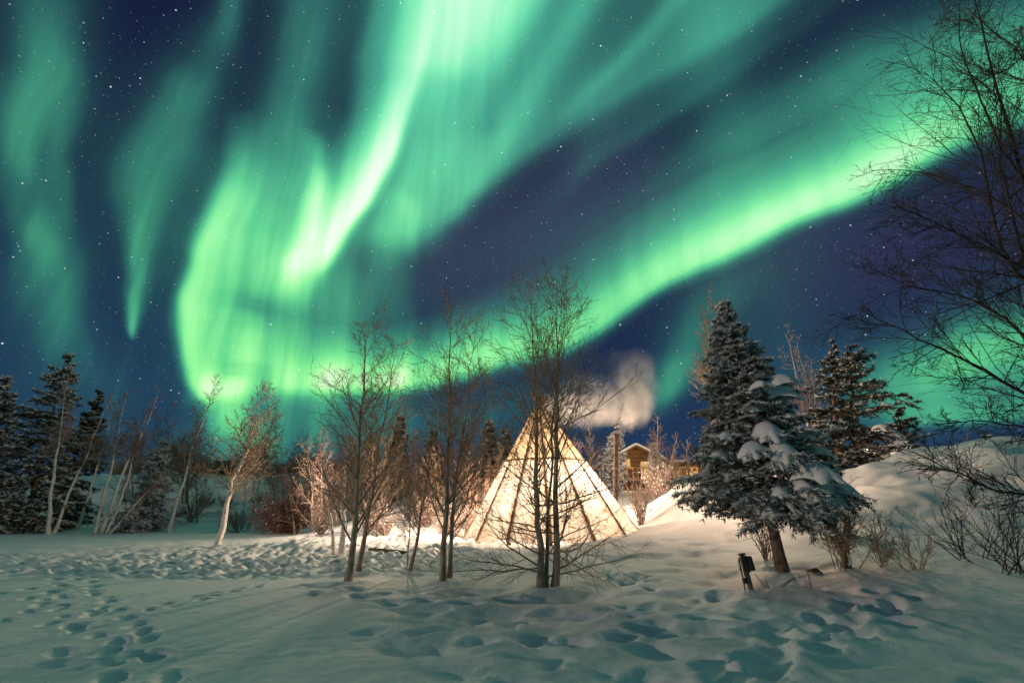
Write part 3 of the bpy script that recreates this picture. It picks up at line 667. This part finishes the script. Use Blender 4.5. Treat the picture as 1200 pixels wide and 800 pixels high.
bmobj('wall', prism_gable(xm - 2.4, xm + 2.4, 0, 6, -.5, zt - 1.5, zt - .25), 'logwood', cab)
bm = bmesh.new()
for i in range(9): boxv(bm, (xm, -.06, .35 + i * .42), (4.86, .16, .36))
bmobj('log_course', bm, 'logwood', cab, .03)
for s in (-1, 1):                                                    # two pitched roof slabs under snow
    for nm, mt_, off, th in (('roof', 'wood', 0.0, .14), ('roof_snow', 'snowcap', .17, .22)):
        bm = bmesh.new(); ang = math.atan2(1.25, 2.4); L_ = 3.15
        M_ = Matrix.Translation((xm, 2.6, zt - .2 + off)) @ Matrix.Rotation(s * ang, 4, 'Y') @ Matrix.Translation((s * L_ / 2, 0, 0)) @ Matrix.Diagonal((L_, 7.6, th, 1))
        bmesh.ops.create_cube(bm, size=1.0, matrix=M_); bmobj(nm, bm, mt_, cab, .03)
# wings with decks
bm = bmesh.new(); boxv(bm, (xm + 4.9, 1.4, .95), (5.0, 2.6, 2.9)); bmobj('wing', bm, 'logwood', cab)
bm = bmesh.new(); boxv(bm, (xm + 4.9, 1.2, 2.55), (5.6, 3.6, .16)); bmobj('wing_roof', bm, 'wood', cab)
bm = bmesh.new(); boxv(bm, (xm + 4.9, 1.2, 2.77), (5.5, 3.5, .28)); bmobj('roof_snow', bm, 'snowcap', cab, .08)
bm = bmesh.new(); boxv(bm, (xm - 4.3, .9, .25), (3.8, 2.4, 1.5)); bmobj('wing', bm, 'logwood', cab)
bm = bmesh.new(); boxv(bm, (xm - .2, -1.3, .9), (10.5, 2.2, .16)); bmobj('deck', bm, 'wood', cab)
bm = bmesh.new()
for i in range(22): boxv(bm, (xm - 5.4 + i * .5, -2.35, 1.45), (.09, .07, .95))
boxv(bm, (xm - .2, -2.35, 1.96), (10.6, .12, .09)); bmobj('railing', bm, 'logwood', cab)
for i in range(5):
    bm = bmesh.new(); boxv(bm, (xm - 5.0 + i * 2.4, -2.3, -.1), (.2, .2, 1.8)); bmobj('deck_post', bm, 'wood', cab)
for (wx, wz, ww, wh, wy) in ((xm - .9, 2.6, .8, .8, -.16), (xm + 4.0, 1.35, .7, 1.0, .08), (xm + 5.6, 1.35, .7, 1.0, .08), (xm + .9, 1.9, .8, 1.7, -.16)):
    bm = bmesh.new(); boxv(bm, (wx, wy, wz), (ww + .16, .06, wh + .16)); fr_ = bmobj('window', bm, 'wood', cab)
    bm = bmesh.new(); boxv(bm, (wx, wy - .035, wz), (ww, .02, wh)); p_ = bmobj('pane', bm, 'litwin', fr_)
lamp('porch_lamp', (HB[0] + xm - 1.5, HB[1] - 3.6, HB[2] + 2.2), 210, (1, .66, .34), .1)
lamp('porch_lamp', (HB[0] + xm + 4.6, HB[1] - 3.2, HB[2] + 1.6), 170, (1, .68, .36), .1)

# unseen yard lamps behind the tepee and the bank, with added fill lamps
lamp('unseen_lamp', (TX - 1.6, TY + 6.2, TZ + 3.0), 4800, (1, .70, .48), .12)
lamp('unseen_lamp', (TX + 3.2, TY + 9.5, TZ + 2.6), 420, (1, .68, .44), .12)
_p = at(374, 31.5); lamp('unseen_lamp', (_p[0], _p[1], _p[2] + 3.6), 600, (1, .74, .56), .12)
_p = at(474, 27.5); lamp('unseen_lamp', (_p[0], _p[1], _p[2] + 3.0), 950, (1, .72, .52), .12)  # fill lamp added among the thicket to warm the left path
_p = at(866, 17.6); lamp('unseen_lamp', (_p[0], _p[1], _p[2] + 2.3), 800, (1, .62, .42), .10)  # added behind the spruce crown, out of sight, to warm the bank
lamp('unseen_lamp', (CPb[0] + 2.4, CPb[1] + 2.2, CPb[2] + 3.4), 380, (1, .66, .43), .10)  # added without a fixture to warm smoke and slope right of the tepee
lamp('unseen_lamp', (21.5, 29.0, 4.6), 1500, (1, .66, .48), .12)

# ------------------------------------------------------------------ the birches in front of the tepee
bare_tree('birch_tree', 'two-stemmed dark leafless birch, farthest left of the three tall birches before the tepee',
  [(407, 683, None, 437, 372, .085), (419, 671, None, 462, 398, .075)], 11, prim=44, plen=.44, ang=47, sec=10, ter=4, rmin=.0036, f0=.14, tw=.7, trop=.04)
bare_tree('birch_tree', 'small thin leafless birch with a side shoot, between the two taller birches',
  [(480, 671, None, 512, 500, .055), (477, 668, None, 484, 560, .022)], 12, prim=34, plen=.46, ang=46, sec=9, ter=4, rmin=.0036, f0=.25, tw=.7, trop=.04)
bare_tree('birch_tree', 'tall slim leafless birch with paired trunks at the left edge of the tepee',
  [(520, 684, None, 530, 352, .080), (527, 676, None, 556, 400, .062)], 13, prim=44, plen=.42, ang=44, sec=10, ter=4, rmin=.0036, f0=.14, tw=.7, trop=.04)
bare_tree('birch_tree', 'largest leafless birch clump, right before the glowing tepee, low branches drooping to snow',
  [(633, 690, None, 622, 338, .085), (649, 688, None, 652, 338, .085), (640, 689, None, 664, 346, .045)], 14, prim=42, plen=.48, ang=46, sec=10, ter=4, rmin=.0038, tw=.7, trop=.035, f0=.05, droop_low=.55, low_len=.62)
bare_tree('birch_tree', 'crooked birch alone on the open snow, bare limbs sticking out sideways',
  [(253, 643, None, 308, 452, .15)], 15, prim=60, plen=.36, ang=50, sec=8, ter=5, rmin=.0075, f0=.28, bark='bark_birch', tw=1.5, wob=.06)

# right-hand birch reaching in from beyond the frame
def near_birch():
    rng = np.random.RandomState(31)
    B = np.array([9.1, 7.0, float(H0(9.1, 7.0)) - .1])
    root = empty('near_birch', B, 'dark bare birch close by at the right edge, long branches sweeping into the sky', 'tree')
    def px(pts):
        P = np.array([high(*p) for p in pts]); tt = np.linspace(0, 1, len(P)); u = np.linspace(0, 1, 14)
        return np.stack([np.interp(u, tt, P[:, i]) for i in range(3)], -1)
    stems = [([(1262, 640, 7.0), (1272, 470, 7.1), (1236, 330, 7.2), (1200, 210, 7.3), (1165, 90, 7.4), (1140, -10, 7.5)], .06),
             ([(1275, 640, 6.8), (1300, 420, 6.8), (1290, 250, 6.8), (1262, 100, 6.9), (1215, -40, 7.0)], .065)]
    limbs = [([(1272, 470, 7.1), (1220, 475, 6.9), (1170, 448, 6.7), (1120, 424, 6.6), (1070, 398, 6.5), (1010, 366, 6.4)], .032),
             ([(1272, 470, 7.1), (1215, 410, 7.2), (1180, 372, 7.3), (1130, 345, 7.4), (1070, 335, 7.5), (1030, 318, 7.5)], .030),
             ([(1236, 330, 7.2), (1195, 330, 7.0), (1168, 290, 7.0), (1152, 190, 7.0), (1120, 118, 7.0), (1085, 88, 7.0)], .036),
             ([(1236, 330, 7.2), (1205, 260, 7.6), (1150, 225, 7.7), (1090, 205, 7.8), (1020, 202, 7.8)], .026),
             ([(1200, 210, 7.3), (1170, 160, 7.5), (1130, 60, 7.6), (1128, 0, 7.6)], .028),
             ([(1290, 250, 6.8), (1240, 150, 6.6), (1190, 60, 6.5), (1130, 10, 6.5)], .030),
             ([(1262, 100, 6.9), (1220, 60, 6.7), (1180, 90, 6.7), (1135, 100, 6.7)], .022),
             ([(1265, 600, 7.0), (1210, 575, 6.8), (1160, 566, 6.7), (1115, 545, 6.6), (1075, 532, 6.6)], .026),
             ([(1272, 470, 7.1), (1230, 520, 7.2), (1190, 500, 7.2), (1130, 488, 7.2), (1090, 495, 7.2)], .022),
             ([(1272, 470, 7.1), (1240, 400, 6.9), (1200, 300, 6.7), (1178, 200, 6.6), (1180, 120, 6.6)], .034),
             ([(1236, 330, 7.2), (1180, 300, 6.9), (1120, 270, 6.8), (1060, 240, 6.7)], .022)]
    grp = []
    for pts, r in stems:
        P = px(pts)[None]; P[0, 1:-1] += rng.randn(12, 3) * .03; R = np.linspace(r, r * .2, 14)[None]
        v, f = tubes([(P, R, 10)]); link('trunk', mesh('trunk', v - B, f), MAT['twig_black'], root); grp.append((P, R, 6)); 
    st_ = grp[:]; grp = []
    for pts, r in limbs:
        P = px(pts)[None]; P[0, 1:] += np.cumsum(rng.randn(13, 3) * .016, 0); R = np.linspace(r, .006, 14)[None]; grp.append((P, R, 6))
    out = grp[:]
    for P, R, _ in st_ + grp:
        s, d, L, r0 = kids(rng, P, R, 26, .12, .99, 42, 14, .16, .40, .45, .006, taper=.4); P1, R1 = grow(rng, s, d, L, np.minimum(r0, .012), np.full(len(L), .0035), 8, .10, .02); out.append((P1, R1, 4))
        s, d, L, r0 = kids(rng, P1, R1, 9, .1, .98, 38, 14, .28, .6, .6, .0034, taper=.5); P2, R2 = grow(rng, s, d, L, r0, np.full(len(L), .0028), 6, .12, .0); out.append((P2, R2, 3))
        s, d, L, r0 = kids(rng, P2, R2, 4, .2, .98, 36, 14, .3, .7, .7, .0028, taper=.4); P3, R3 = grow(rng, s, d, L, r0, np.full(len(L), .0024), 4, .12, -.01); out.append((P3, R3, 3))
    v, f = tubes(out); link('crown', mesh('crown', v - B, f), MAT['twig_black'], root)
near_birch()

# ------------------------------------------------------------------ the snow-laden spruce and its neighbours
SB = ground_hit(918, 672)
spruce('spruce_tree', 'snow-laden spruce with thick white pillows on its boughs, standing right of the tepee', SB, high(846, 354, SB[1] + .3), 41, 1.72, clear=.225,
       whorls=34, per=9, twigs=15, step=.036, blade=(.10, .022), nbl=4, matn='needle', pillows=100, pillow_size=1.0, r_trunk=.115, droop=.45, ragged=.26, sparse=.9,
       prof=([0, .06, .14, .25, .4, .55, .7, .85, 1.0], [.62, .84, 1.0, .90, .64, .46, .31, .17, .03]))
for (pb, Yb, pt, py, R_, sd, lab, mt_, pl, clr) in (
    (985, 24.5, 972, 398, 1.5, 42, 'narrow dark spruce with broken snowless top at the bank edge, left of the wider one', 'needle_bare', 0, .2),
    (1013, 24.0, 992, 404, 3.6, 43, 'wide dark wind-shaped spruce leaning right on top of the snow bank', 'needle_bare', 16, .10),
    (1062, 27.5, 1052, 478, 2.6, 44, 'low dark spruce half hidden behind the bank to the right of the wide one', 'needle_bare', 0, .05)):
    b_ = at(pb, Yb)
    spruce('spruce_tree', lab, b_, high(pt, py, Yb), sd, R_, clear=clr, whorls=17, per=7, twigs=10, step=.07, blade=(.17, .045), nbl=3, matn=mt_, pillows=pl, pillow_size=.9, r_trunk=.2, droop=.3, ragged=.5, sparse=.62,
           prof=([0, .2, .4, .6, .8, 1], [.75, 1, .75, .45, .30, .08]) if R_ < 4 else ([0, .2, .4, .6, .75, .9, 1], [.95, 1, .85, .58, .33, .22, .05]))
# left group at the edge of the flat
for (pb, Yb, pt, py, R_, sd, lab, mt_, pl, clr) in (
    (28, 40, 80, 408, 4.0, 51, 'tallest dark spruce at the far left, ragged crown flecked with snow', 'needle_fleck', 0, .03),
    (-38, 38, 6, 440, 3.8, 59, 'dark snow-flecked spruce cut off by the left edge of the view', 'needle_fleck', 0, .03),
    (72, 44, 118, 456, 2.7, 52, 'narrow black pointed spruce just right of the tallest one at the far left', 'needle_bare', 0, .05),
    (166, 43, 192, 515, 2.5, 53, 'small slanting spruce plastered white with snow at the foot of the left birches', 'needle_white', 0, .02)):
    b_ = at(pb, Yb)
    spruce('spruce_tree', lab, b_, high(pt, py, Yb), sd, R_, clear=clr, whorls=24, per=8, twigs=9, step=.13, blade=(.26, .075), nbl=3, matn=mt_, pillows=pl, pillow_size=.8, r_trunk=.22, droop=.6, ragged=.42, sparse=.82)
# distant spruces over the thicket and behind the slope
far_sp = [(462, 52, 470, 488, 'pointed dark spruce above the thicket, seen between the two left birches'), (503, 56, 508, 505, 'dim distant spruce in line with the slim paired birch'), (572, 54, 574, 492, 'dark distant spruce just left of the tepee top'),
          (592, 58, 593, 503, 'second dim spruce touching the left slope of the tepee'), (545, 58, 546, 512, 'short distant spruce left of the tepee, lower than its neighbours'), (430, 60, 436, 512, 'distant spruce behind the two-stemmed birch'),
          (200, 74, 204, 520, 'small black spruce on the skyline right of the snow-plastered spruce'), (213, 76, 216, 532, 'lower black spruce next to the skyline spruce on the left'), (180, 70, 186, 528, 'black spruce tip behind the snow-plastered spruce'),
          (365, 76, 366, 540, 'little spruce at the right end of the dark skyline brush'), (1160, 52, 1157, 510, 'tiny dark spruce peeping over the bank at the right')]
for k, (pb, Yb, pt, py, lab) in enumerate(far_sp):
    b_ = at(pb, Yb); T = high(pt, py, Yb)
    spruce('spruce_tree', lab, b_, T, 60 + k, (T[2] - b_[2]) * .2, clear=.04, whorls=18, per=7, twigs=7, step=.3, blade=(.42, .13), nbl=3, matn='needle_bare', r_trunk=.15, droop=.4, ragged=.25, group='distant spruces behind the thicket and slope')
# snow-plastered spruces by the cabin
for k, (pb, Yb, pt, py, R_, lab) in enumerate([(712, 40, 724, 500, 1.7, 'snow-whitened spruce directly behind the chimney pipe, left of the cabin gable'), (771, 40, 766, 518, .9, 'slim frosted spruce in front of the cabin gable')]):
    b_ = at(pb, Yb); spruce('spruce_tree', lab, b_, high(pt, py, Yb), 80 + k, R_, clear=.05, whorls=16, per=7, twigs=8, step=.14, blade=(.24, .07), nbl=3, matn='needle_white', r_trunk=.14, droop=.6)

# ------------------------------------------------------------------ white birches behind
W_ = dict(bark='bark_birch', twig='twig_pale')
bare_tree('white_birch', 'straight pale birch in front of the tallest spruce at the far left', [(57, None, 38, 80, 440, .15)], 101, prim=30, plen=.26, ang=34, sec=8, ter=6, rmin=.0085, f0=.4, **W_)
bare_tree('white_birch', 'thin pale birch leaning right in front of the narrow black spruce', [(62, None, 39.5, 132, 462, .13)], 102, prim=28, plen=.25, ang=32, sec=8, ter=6, rmin=.0085, f0=.4, **W_)
bare_tree('white_birch', 'thin leaning birch between the far-left spruces and the white multi-stemmed birch', [(88, None, 42, 138, 470, .14)], 103, prim=30, plen=.26, ang=34, sec=8, ter=6, rmin=.0085, f0=.45, **W_)
bare_tree('white_birch', 'white birch with several slanting stems fanning out over the left snow edge', [(112, None, 41, 152, 458, .16), (119, None, 41, 186, 456, .18), (124, None, 41, 178, 470, .13), (126, None, 41, 200, 545, .10)], 104, prim=26, plen=.26, ang=32, sec=8, ter=6, rmin=.0085, f0=.45, **W_)
bare_tree('white_birch', 'slender white birch slanting up beside the snow-plastered spruce', [(198, None, 42, 254, 452, .16)], 105, prim=38, plen=.32, ang=36, sec=8, ter=6, rmin=.009, f0=.35, **W_)
bare_tree('white_birch', 'pair of white birch trunks behind the crooked birch on the left', [(284, None, 47, 296, 490, .14), (291, None, 46, 318, 470, .17)], 106, prim=36, plen=.34, ang=40, sec=8, ter=6, rmin=.009, f0=.4, **W_)
bare_tree('white_birch', 'short stout white birch trunks behind the two-stemmed birch, brightly lit by the path', [(401, None, 17.5, 408, 520, .13), (392, None, 18.2, 386, 540, .08)], 107, prim=26, plen=.36, ang=46, sec=6, ter=4, rmin=.007, f0=.3, **W_)
bare_tree('white_birch', 'frosty white birch in front of the cabin, forked trunk', [(772, None, 38, 770, 488, .12), (777, None, 38, 796, 508, .09)], 108, prim=30, plen=.32, ang=40, sec=7, ter=4, rmin=.011, f0=.3, **W_)
bare_tree('bare_tree', 'dim leafless tree whose fine crown shows left of the big spruce top', [(842, None, 24, 832, 345, .12), (846, None, 24, 822, 376, .09)], 109, prim=36, plen=.28, ang=40, sec=7, ter=5, rmin=.007, f0=.4)
bare_tree('white_birch', 'leaning white birch behind the right shoulder of the big spruce, white forked stem', [(968, None, 26, 916, 392, .09), (970, None, 26, 938, 398, .08)], 110, prim=30, plen=.28, ang=36, sec=6, ter=4, rmin=.007, f0=.35, **W_)
bare_tree('white_birch', 'thin birch close beside the narrow dark spruce on the bank', [(974, None, 27, 952, 420, .07)], 111, prim=26, plen=.26, ang=36, sec=6, ter=4, rmin=.007, f0=.35, **W_)
bare_tree('white_birch', 'tiny pale birch far beyond the crest of the right bank', [(1135, None, 48, 1133, 506, .12)], 112, prim=22, plen=.3, ang=36, sec=5, ter=3, rmin=.014, f0=.3, **W_)
# thicket of leafless trees left of and behind the tepee: one line each
TH = [(372, 33, 366, 505, 'bushy leafless tree at the left end of the thicket'), (392, 36, 384, 520, 'thicket tree half hidden behind the two-stemmed birch'), (440, 34, 446, 510, 'reddish lit thicket tree just right of the two-stemmed birch'), (462, 38, 460, 520, 'thicket tree below the pointed dark spruce'),
      (490, 36, 496, 525, 'thicket tree above the snow heap, behind the small thin birch'), (512, 33, 505, 528, 'thicket tree seen left of the slim paired birch'), (536, 35, 545, 530, 'thicket tree right of the slim paired birch'), (560, 32, 556, 540, 'warm-lit thicket tree next to the left foot of the tepee'),
      (578, 38, 580, 522, 'thicket tree rising behind the left slope of the tepee'), (330, 44, 322, 520, 'dim leafless tree on the slope above the red bush'), (228, 47, 222, 505, 'dim leafless tree behind the slender slanting birch'),
      (795, 34, 800, 520, 'leafless bush-like tree at the right side of the cabin'), (690, 36, 684, 505, 'leafless tree behind the right slope of the tepee'),
      (422, 40, 424, 500, 'tall thicket tree behind the two-stemmed birch, its fine top above the others'), (452, 44, 450, 498, 'thicket tree at the foot of the pointed dark spruce'), (478, 42, 482, 505, 'tall thicket tree right of the pointed dark spruce'), (522, 42, 524, 508, 'tall thicket tree rising between the paired birch stems'),
      (553, 44, 560, 510, 'tall thicket tree left of the tepee shoulder'), (410, 44, 404, 508, 'thicket tree behind the short white trunks'), (350, 38, 346, 535, 'low thicket tree over the right side of the red bush'), (566, 30, 566, 566, 'low leafless tree touching the tepee foot on the left')]
for k, (pb, Yb, pt, py, lab) in enumerate(TH):
    bare_tree('thicket_tree', lab, [(pb - 4, None, Yb, pt - 8, py + 12, .08), (pb + 3, None, Yb + .4, pt + 6, py, .09)], 200 + k, prim=30, plen=.42, ang=46, sec=8, ter=5, rmin=.0085, f0=.08, tw=.8, twig=('twig_pale', 'twig_red', 'twig')[k % 3], group='leafless trees of the thicket')
SHR = [(376, 30, 1.9, 'low bush at the left end of the thicket'), (432, 30, 2.1, 'bush behind the two-stemmed birch, right of the white trunks'), (450, 29, 1.8, 'bush rising behind the snow heap'), (500, 31, 2.2, 'frosted bush above the bright snow left of the slim paired birch'),
       (528, 29, 1.9, 'bush directly behind the slim paired birch'), (548, 28, 2.0, 'bush against the left foot of the tepee')]
for k, (pb, Yb, h_, lab) in enumerate(SHR):
    shrub('shrub', lab, at(pb, Yb), 300 + k, h_, .5, nst=26, sec=8, ter=4, rmin=.009, twig='twig_pale', group='bushes along the thicket foot', r0=.02, frost=60)
shrub('snowy_bush', 'rounded reddish brown bush sprinkled with snow on the left slope', at(337, 39.5), 320, 3.6, .62, nst=110, sec=12, ter=5, rmin=.012, twig='twig_red', r0=.03, up=.55, frost=420)
# stems beside the tepee
shrub('shrub', 'tall upright bare stems growing right beside the tepee foot', at(752, 21.5), 330, 2.6, .20, nst=26, sec=5, ter=2, rmin=.007, twig='twig_pale', r0=.018, up=1.1)
shrub('shrub', 'frosted low bush between the tepee stems and the cabin', at(770, 30), 331, 2.4, .45, nst=24, sec=7, ter=4, rmin=.009, twig='twig_pale', r0=.018, frost=160)
shrub('shrub', 'snowy bush on the slope below the right end of the cabin', at(798, 31), 332, 1.9, .5, nst=24, sec=7, ter=4, rmin=.009, twig='twig_pale', r0=.018, frost=120)
shrub('shrub', 'thin dark stems under the big spruce, left of its trunk', ground_hit(898, 655), 333, 1.1, .3, nst=14, sec=5, ter=2, rmin=.005, r0=.014)
shrub('shrub', 'broad leafless bush at the foot of the bank right of the spruce', ground_hit(990, 664), 334, 1.75, .42, nst=26, sec=8, ter=4, rmin=.0045, r0=.013, up=.9)
shrub('shrub', 'small leafless bush next to the broad one on the bank', ground_hit(1032, 664), 335, 1.1, .35, nst=10, sec=7, ter=3, rmin=.0042, r0=.010)
shrub('shrub', 'sprawling twiggy bush with one long slanting stem in the middle of the bank', ground_hit(1072, 668), 336, 1.3, .6, nst=12, sec=7, ter=3, rmin=.0042, r0=.010)
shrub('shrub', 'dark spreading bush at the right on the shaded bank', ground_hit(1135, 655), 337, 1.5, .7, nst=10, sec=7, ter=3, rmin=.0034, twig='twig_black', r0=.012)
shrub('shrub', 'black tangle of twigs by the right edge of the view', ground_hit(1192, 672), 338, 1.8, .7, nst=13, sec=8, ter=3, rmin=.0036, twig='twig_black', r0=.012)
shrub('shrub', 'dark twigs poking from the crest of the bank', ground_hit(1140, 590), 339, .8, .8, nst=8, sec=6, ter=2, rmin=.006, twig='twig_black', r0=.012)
FB = [(150, 50, 158, 486), (182, 46, 196, 478), (216, 54, 222, 500), (238, 60, 242, 510), (300, 58, 304, 500), (312, 52, 322, 484), (344, 56, 350, 508), (360, 57, 364, 515), (206, 62, 210, 514)]
for k, (pb, Yb, pt, py) in enumerate(FB):
    bare_tree('slope_birch', 'leafless frosted birch among those on the snowy slope behind the left clearing', [(pb - 2, None, Yb, pt - 6, py + 10, .09), (pb + 2, None, Yb, pt + 5, py, .10)], 500 + k, prim=26, plen=.40, ang=44, sec=8, ter=5, rmin=.009, f0=.12, tw=.8, bark='bark_birch' if k % 2 else 'bark_dark', twig='twig_pale' if k % 3 else 'twig', group='frosted birches on the left slope')
for k in range(9):
    rng = np.random.RandomState(530 + k)
    shrub('slope_bush', 'low leafless bush among those on the snowy slope behind the left clearing', at(200 + k * 20 + rng.uniform(-6, 6), rng.uniform(42, 58)), 540 + k, rng.uniform(1.4, 2.4), .6, nst=22, sec=7, ter=4, rmin=.011, twig=('twig', 'twig_pale', 'twig_red')[k % 3], r0=.025, group='low bushes on the left slope', frost=50)
for k, (px_, Yb, h_, lab) in enumerate([(972, 26.5, 1.6, 'frosted bush under the narrow dark spruce on the bank'), (992, 27.5, 1.5, 'bright frosted bush between the two dark spruces on the bank'), (1012, 28, 1.3, 'frosted bush behind the trunk of the wide dark spruce')]):
    shrub('shrub', lab, at(px_, Yb), 560 + k, h_, .6, nst=30, sec=8, ter=4, rmin=.008, twig='twig_pale', r0=.016, frost=220)
for k, (px_, Yb, h_, lab) in enumerate([(784, 29, 2.0, 'dense frosted bush left of the big spruce, below the cabin wing')]):
    shrub('shrub', lab, at(px_, Yb), 570 + k, h_, .45, nst=30, sec=8, ter=4, rmin=.008, twig='twig_pale', r0=.016, frost=200)
# skyline brush
def brush():
    rng = np.random.RandomState(400); groups = []
    n = 900; px = rng.uniform(130, 420, n); S = []
    for p in px: S.append(at(p, rng.uniform(72, 80)))
    S = np.array(S); D = np.stack([rng.randn(n) * .4, rng.randn(n) * .4, np.full(n, 1.)], 1); L = rng.uniform(1.2, 2.9, n) * (1 + .35 * perlin(px, px * 0, 18.0))
    P, R = grow(rng, S, D, L, np.full(n, .06), np.full(n, .03), 5, .1, 0); groups.append((P, R, 3))
    s, d, L, r0 = kids(rng, P, R, 9, .05, .98, 45, 14, .3, .7, .6, .03, taper=.3); P2, R2 = grow(rng, s, d, L, r0, np.full(len(L), .03), 4, .12, 0); groups.append((P2, R2, 3))
    v, f = tubes(groups); o = link('brush', mesh('brush', v, f), MAT['twig'])
    tag(o, 'dark strip of leafless brush along the top of the snowy slope on the left', 'brush', kind='stuff')
brush()

# ------------------------------------------------------------------ small things in the snow
pb_ = ground_hit(878, 690)
post = empty('outlet_post', pb_, 'short weathered wooden post with a black box, left of the big spruce trunk', 'post')
def box_part(name, c, s, matn, parent, rot=(0, 0, 0), bev=.006):
    bm = bmesh.new(); M_ = Matrix.Translation(c) @ Matrix.Rotation(rot[1], 4, 'Y') @ Matrix.Rotation(rot[2], 4, 'Z') @ Matrix.Diagonal((*s, 1)); bmesh.ops.create_cube(bm, size=1, matrix=M_); return bmobj(name, bm, matn, parent, bev)
post.scale = (.75, .75, .75)
box_part('stake', (0, 0, .36), (.11, .09, .92), 'wood', post, (0, rad(-7), .2))
box_part('stake', (-.115, .02, .33), (.035, .03, .80), 'wood', post, (0, rad(-3), 0))
box_part('outlet_box', (.13, -.02, .60), (.12, .13, .34), 'blackmetal', post, (0, rad(-9), .2), .015)
box_part('back_board', (.055, .04, .58), (.09, .05, .40), 'wood', post, (0, rad(-7), .2))
box_part('small_box', (-.10, -.05, .20), (.10, .07, .13), 'blackmetal', post, (0, rad(-4), .1), .01)
box_part('cap', (-.045, 0, .82), (.17, .11, .035), 'wood', post, (0, rad(-7), .2))
P = np.array([[[-.14, 0, .72], [-.19, -.01, .62], [-.17, -.02, .45], [-.12, -.05, .28], [-.06, -.06, .40], [-.10, -.06, .74]]]); v, f = tubes([(P, np.full((1, 6), .007), 5)]); link('wire', mesh('wire', v, f), MAT['blackmetal'], post)
b0 = ground_hit(951, 688); b1 = high(945, 665, b0[1]); v, f = tubes([(np.stack([b0 + [0, 0, -.1], (b0 + b1) / 2, b1])[None] - b0, np.array([[.014, .013, .012]]), 7)])
tag(link('stick', mesh('stick', v, f), MAT['twig'], None, b0), 'thin brown stick standing in the snow right of the spruce trunk', 'stick')
for (x0, y0, x1, y1, lab) in ((884, 672, 898, 688, 'longer of two twigs slanting out of the snow beside the post'), (897, 680, 902, 687, 'shorter twig slanting out of the snow beside the post')):
    b0 = ground_hit(x1, y1); b1 = high(x0, y0, b0[1]); v, f = tubes([(np.stack([b0 + [0, 0, -.05], (b0 + b1) / 2, b1])[None] - b0, np.array([[.009, .008, .007]]), 6)])
    tag(link('stick', mesh('stick', v, f), MAT['twig'], None, b0), lab, 'stick')
rng = np.random.RandomState(77); v, f = ICO[3]
rk = ground_hit(953, 671); vv = v * np.array([.16, .12, .09]); vv *= (1 + .35 * perlin(v[:, 0], v[:, 1] + v[:, 2], .6, 4))[:, None]
tag(link('rock', mesh('rock', vv, f), MAT['stone'], None, rk), 'small reddish stone showing through the snow behind the thin stick', 'rock')
bd = high(966, 598, 13.4)
brd = empty('wooden_box', bd, 'small brown wooden box on a stake beside the right edge of the spruce', 'box')
box_part('box', (0, 0, 0), (.30, .22, .20), 'wood', brd, (0, rad(4), rad(25)), .01); box_part('lid', (0, 0, .115), (.36, .28, .03), 'wood', brd, (0, rad(4), rad(25)), .006)
gz = float(H0(bd[0], bd[1])) - bd[2]; box_part('stake', (.02, .04, (gz - .1) / 2 - .02), (.05, .05, abs(gz) + .1), 'wood', brd)
lg = ground_hit(462, 650); a_ = np.array([-1.0, .35, .16]); v, f = tubes([(np.stack([a_, a_ * 0 + [0, 0, .12], -a_ + [0, 0, .2]])[None], np.array([[.05, .055, .05]]), 10)])
tag(link('log', mesh('log', v, f), MAT['wood'], None, lg), 'thin log lying on the lit snow below the snow heap left of the tepee', 'log')
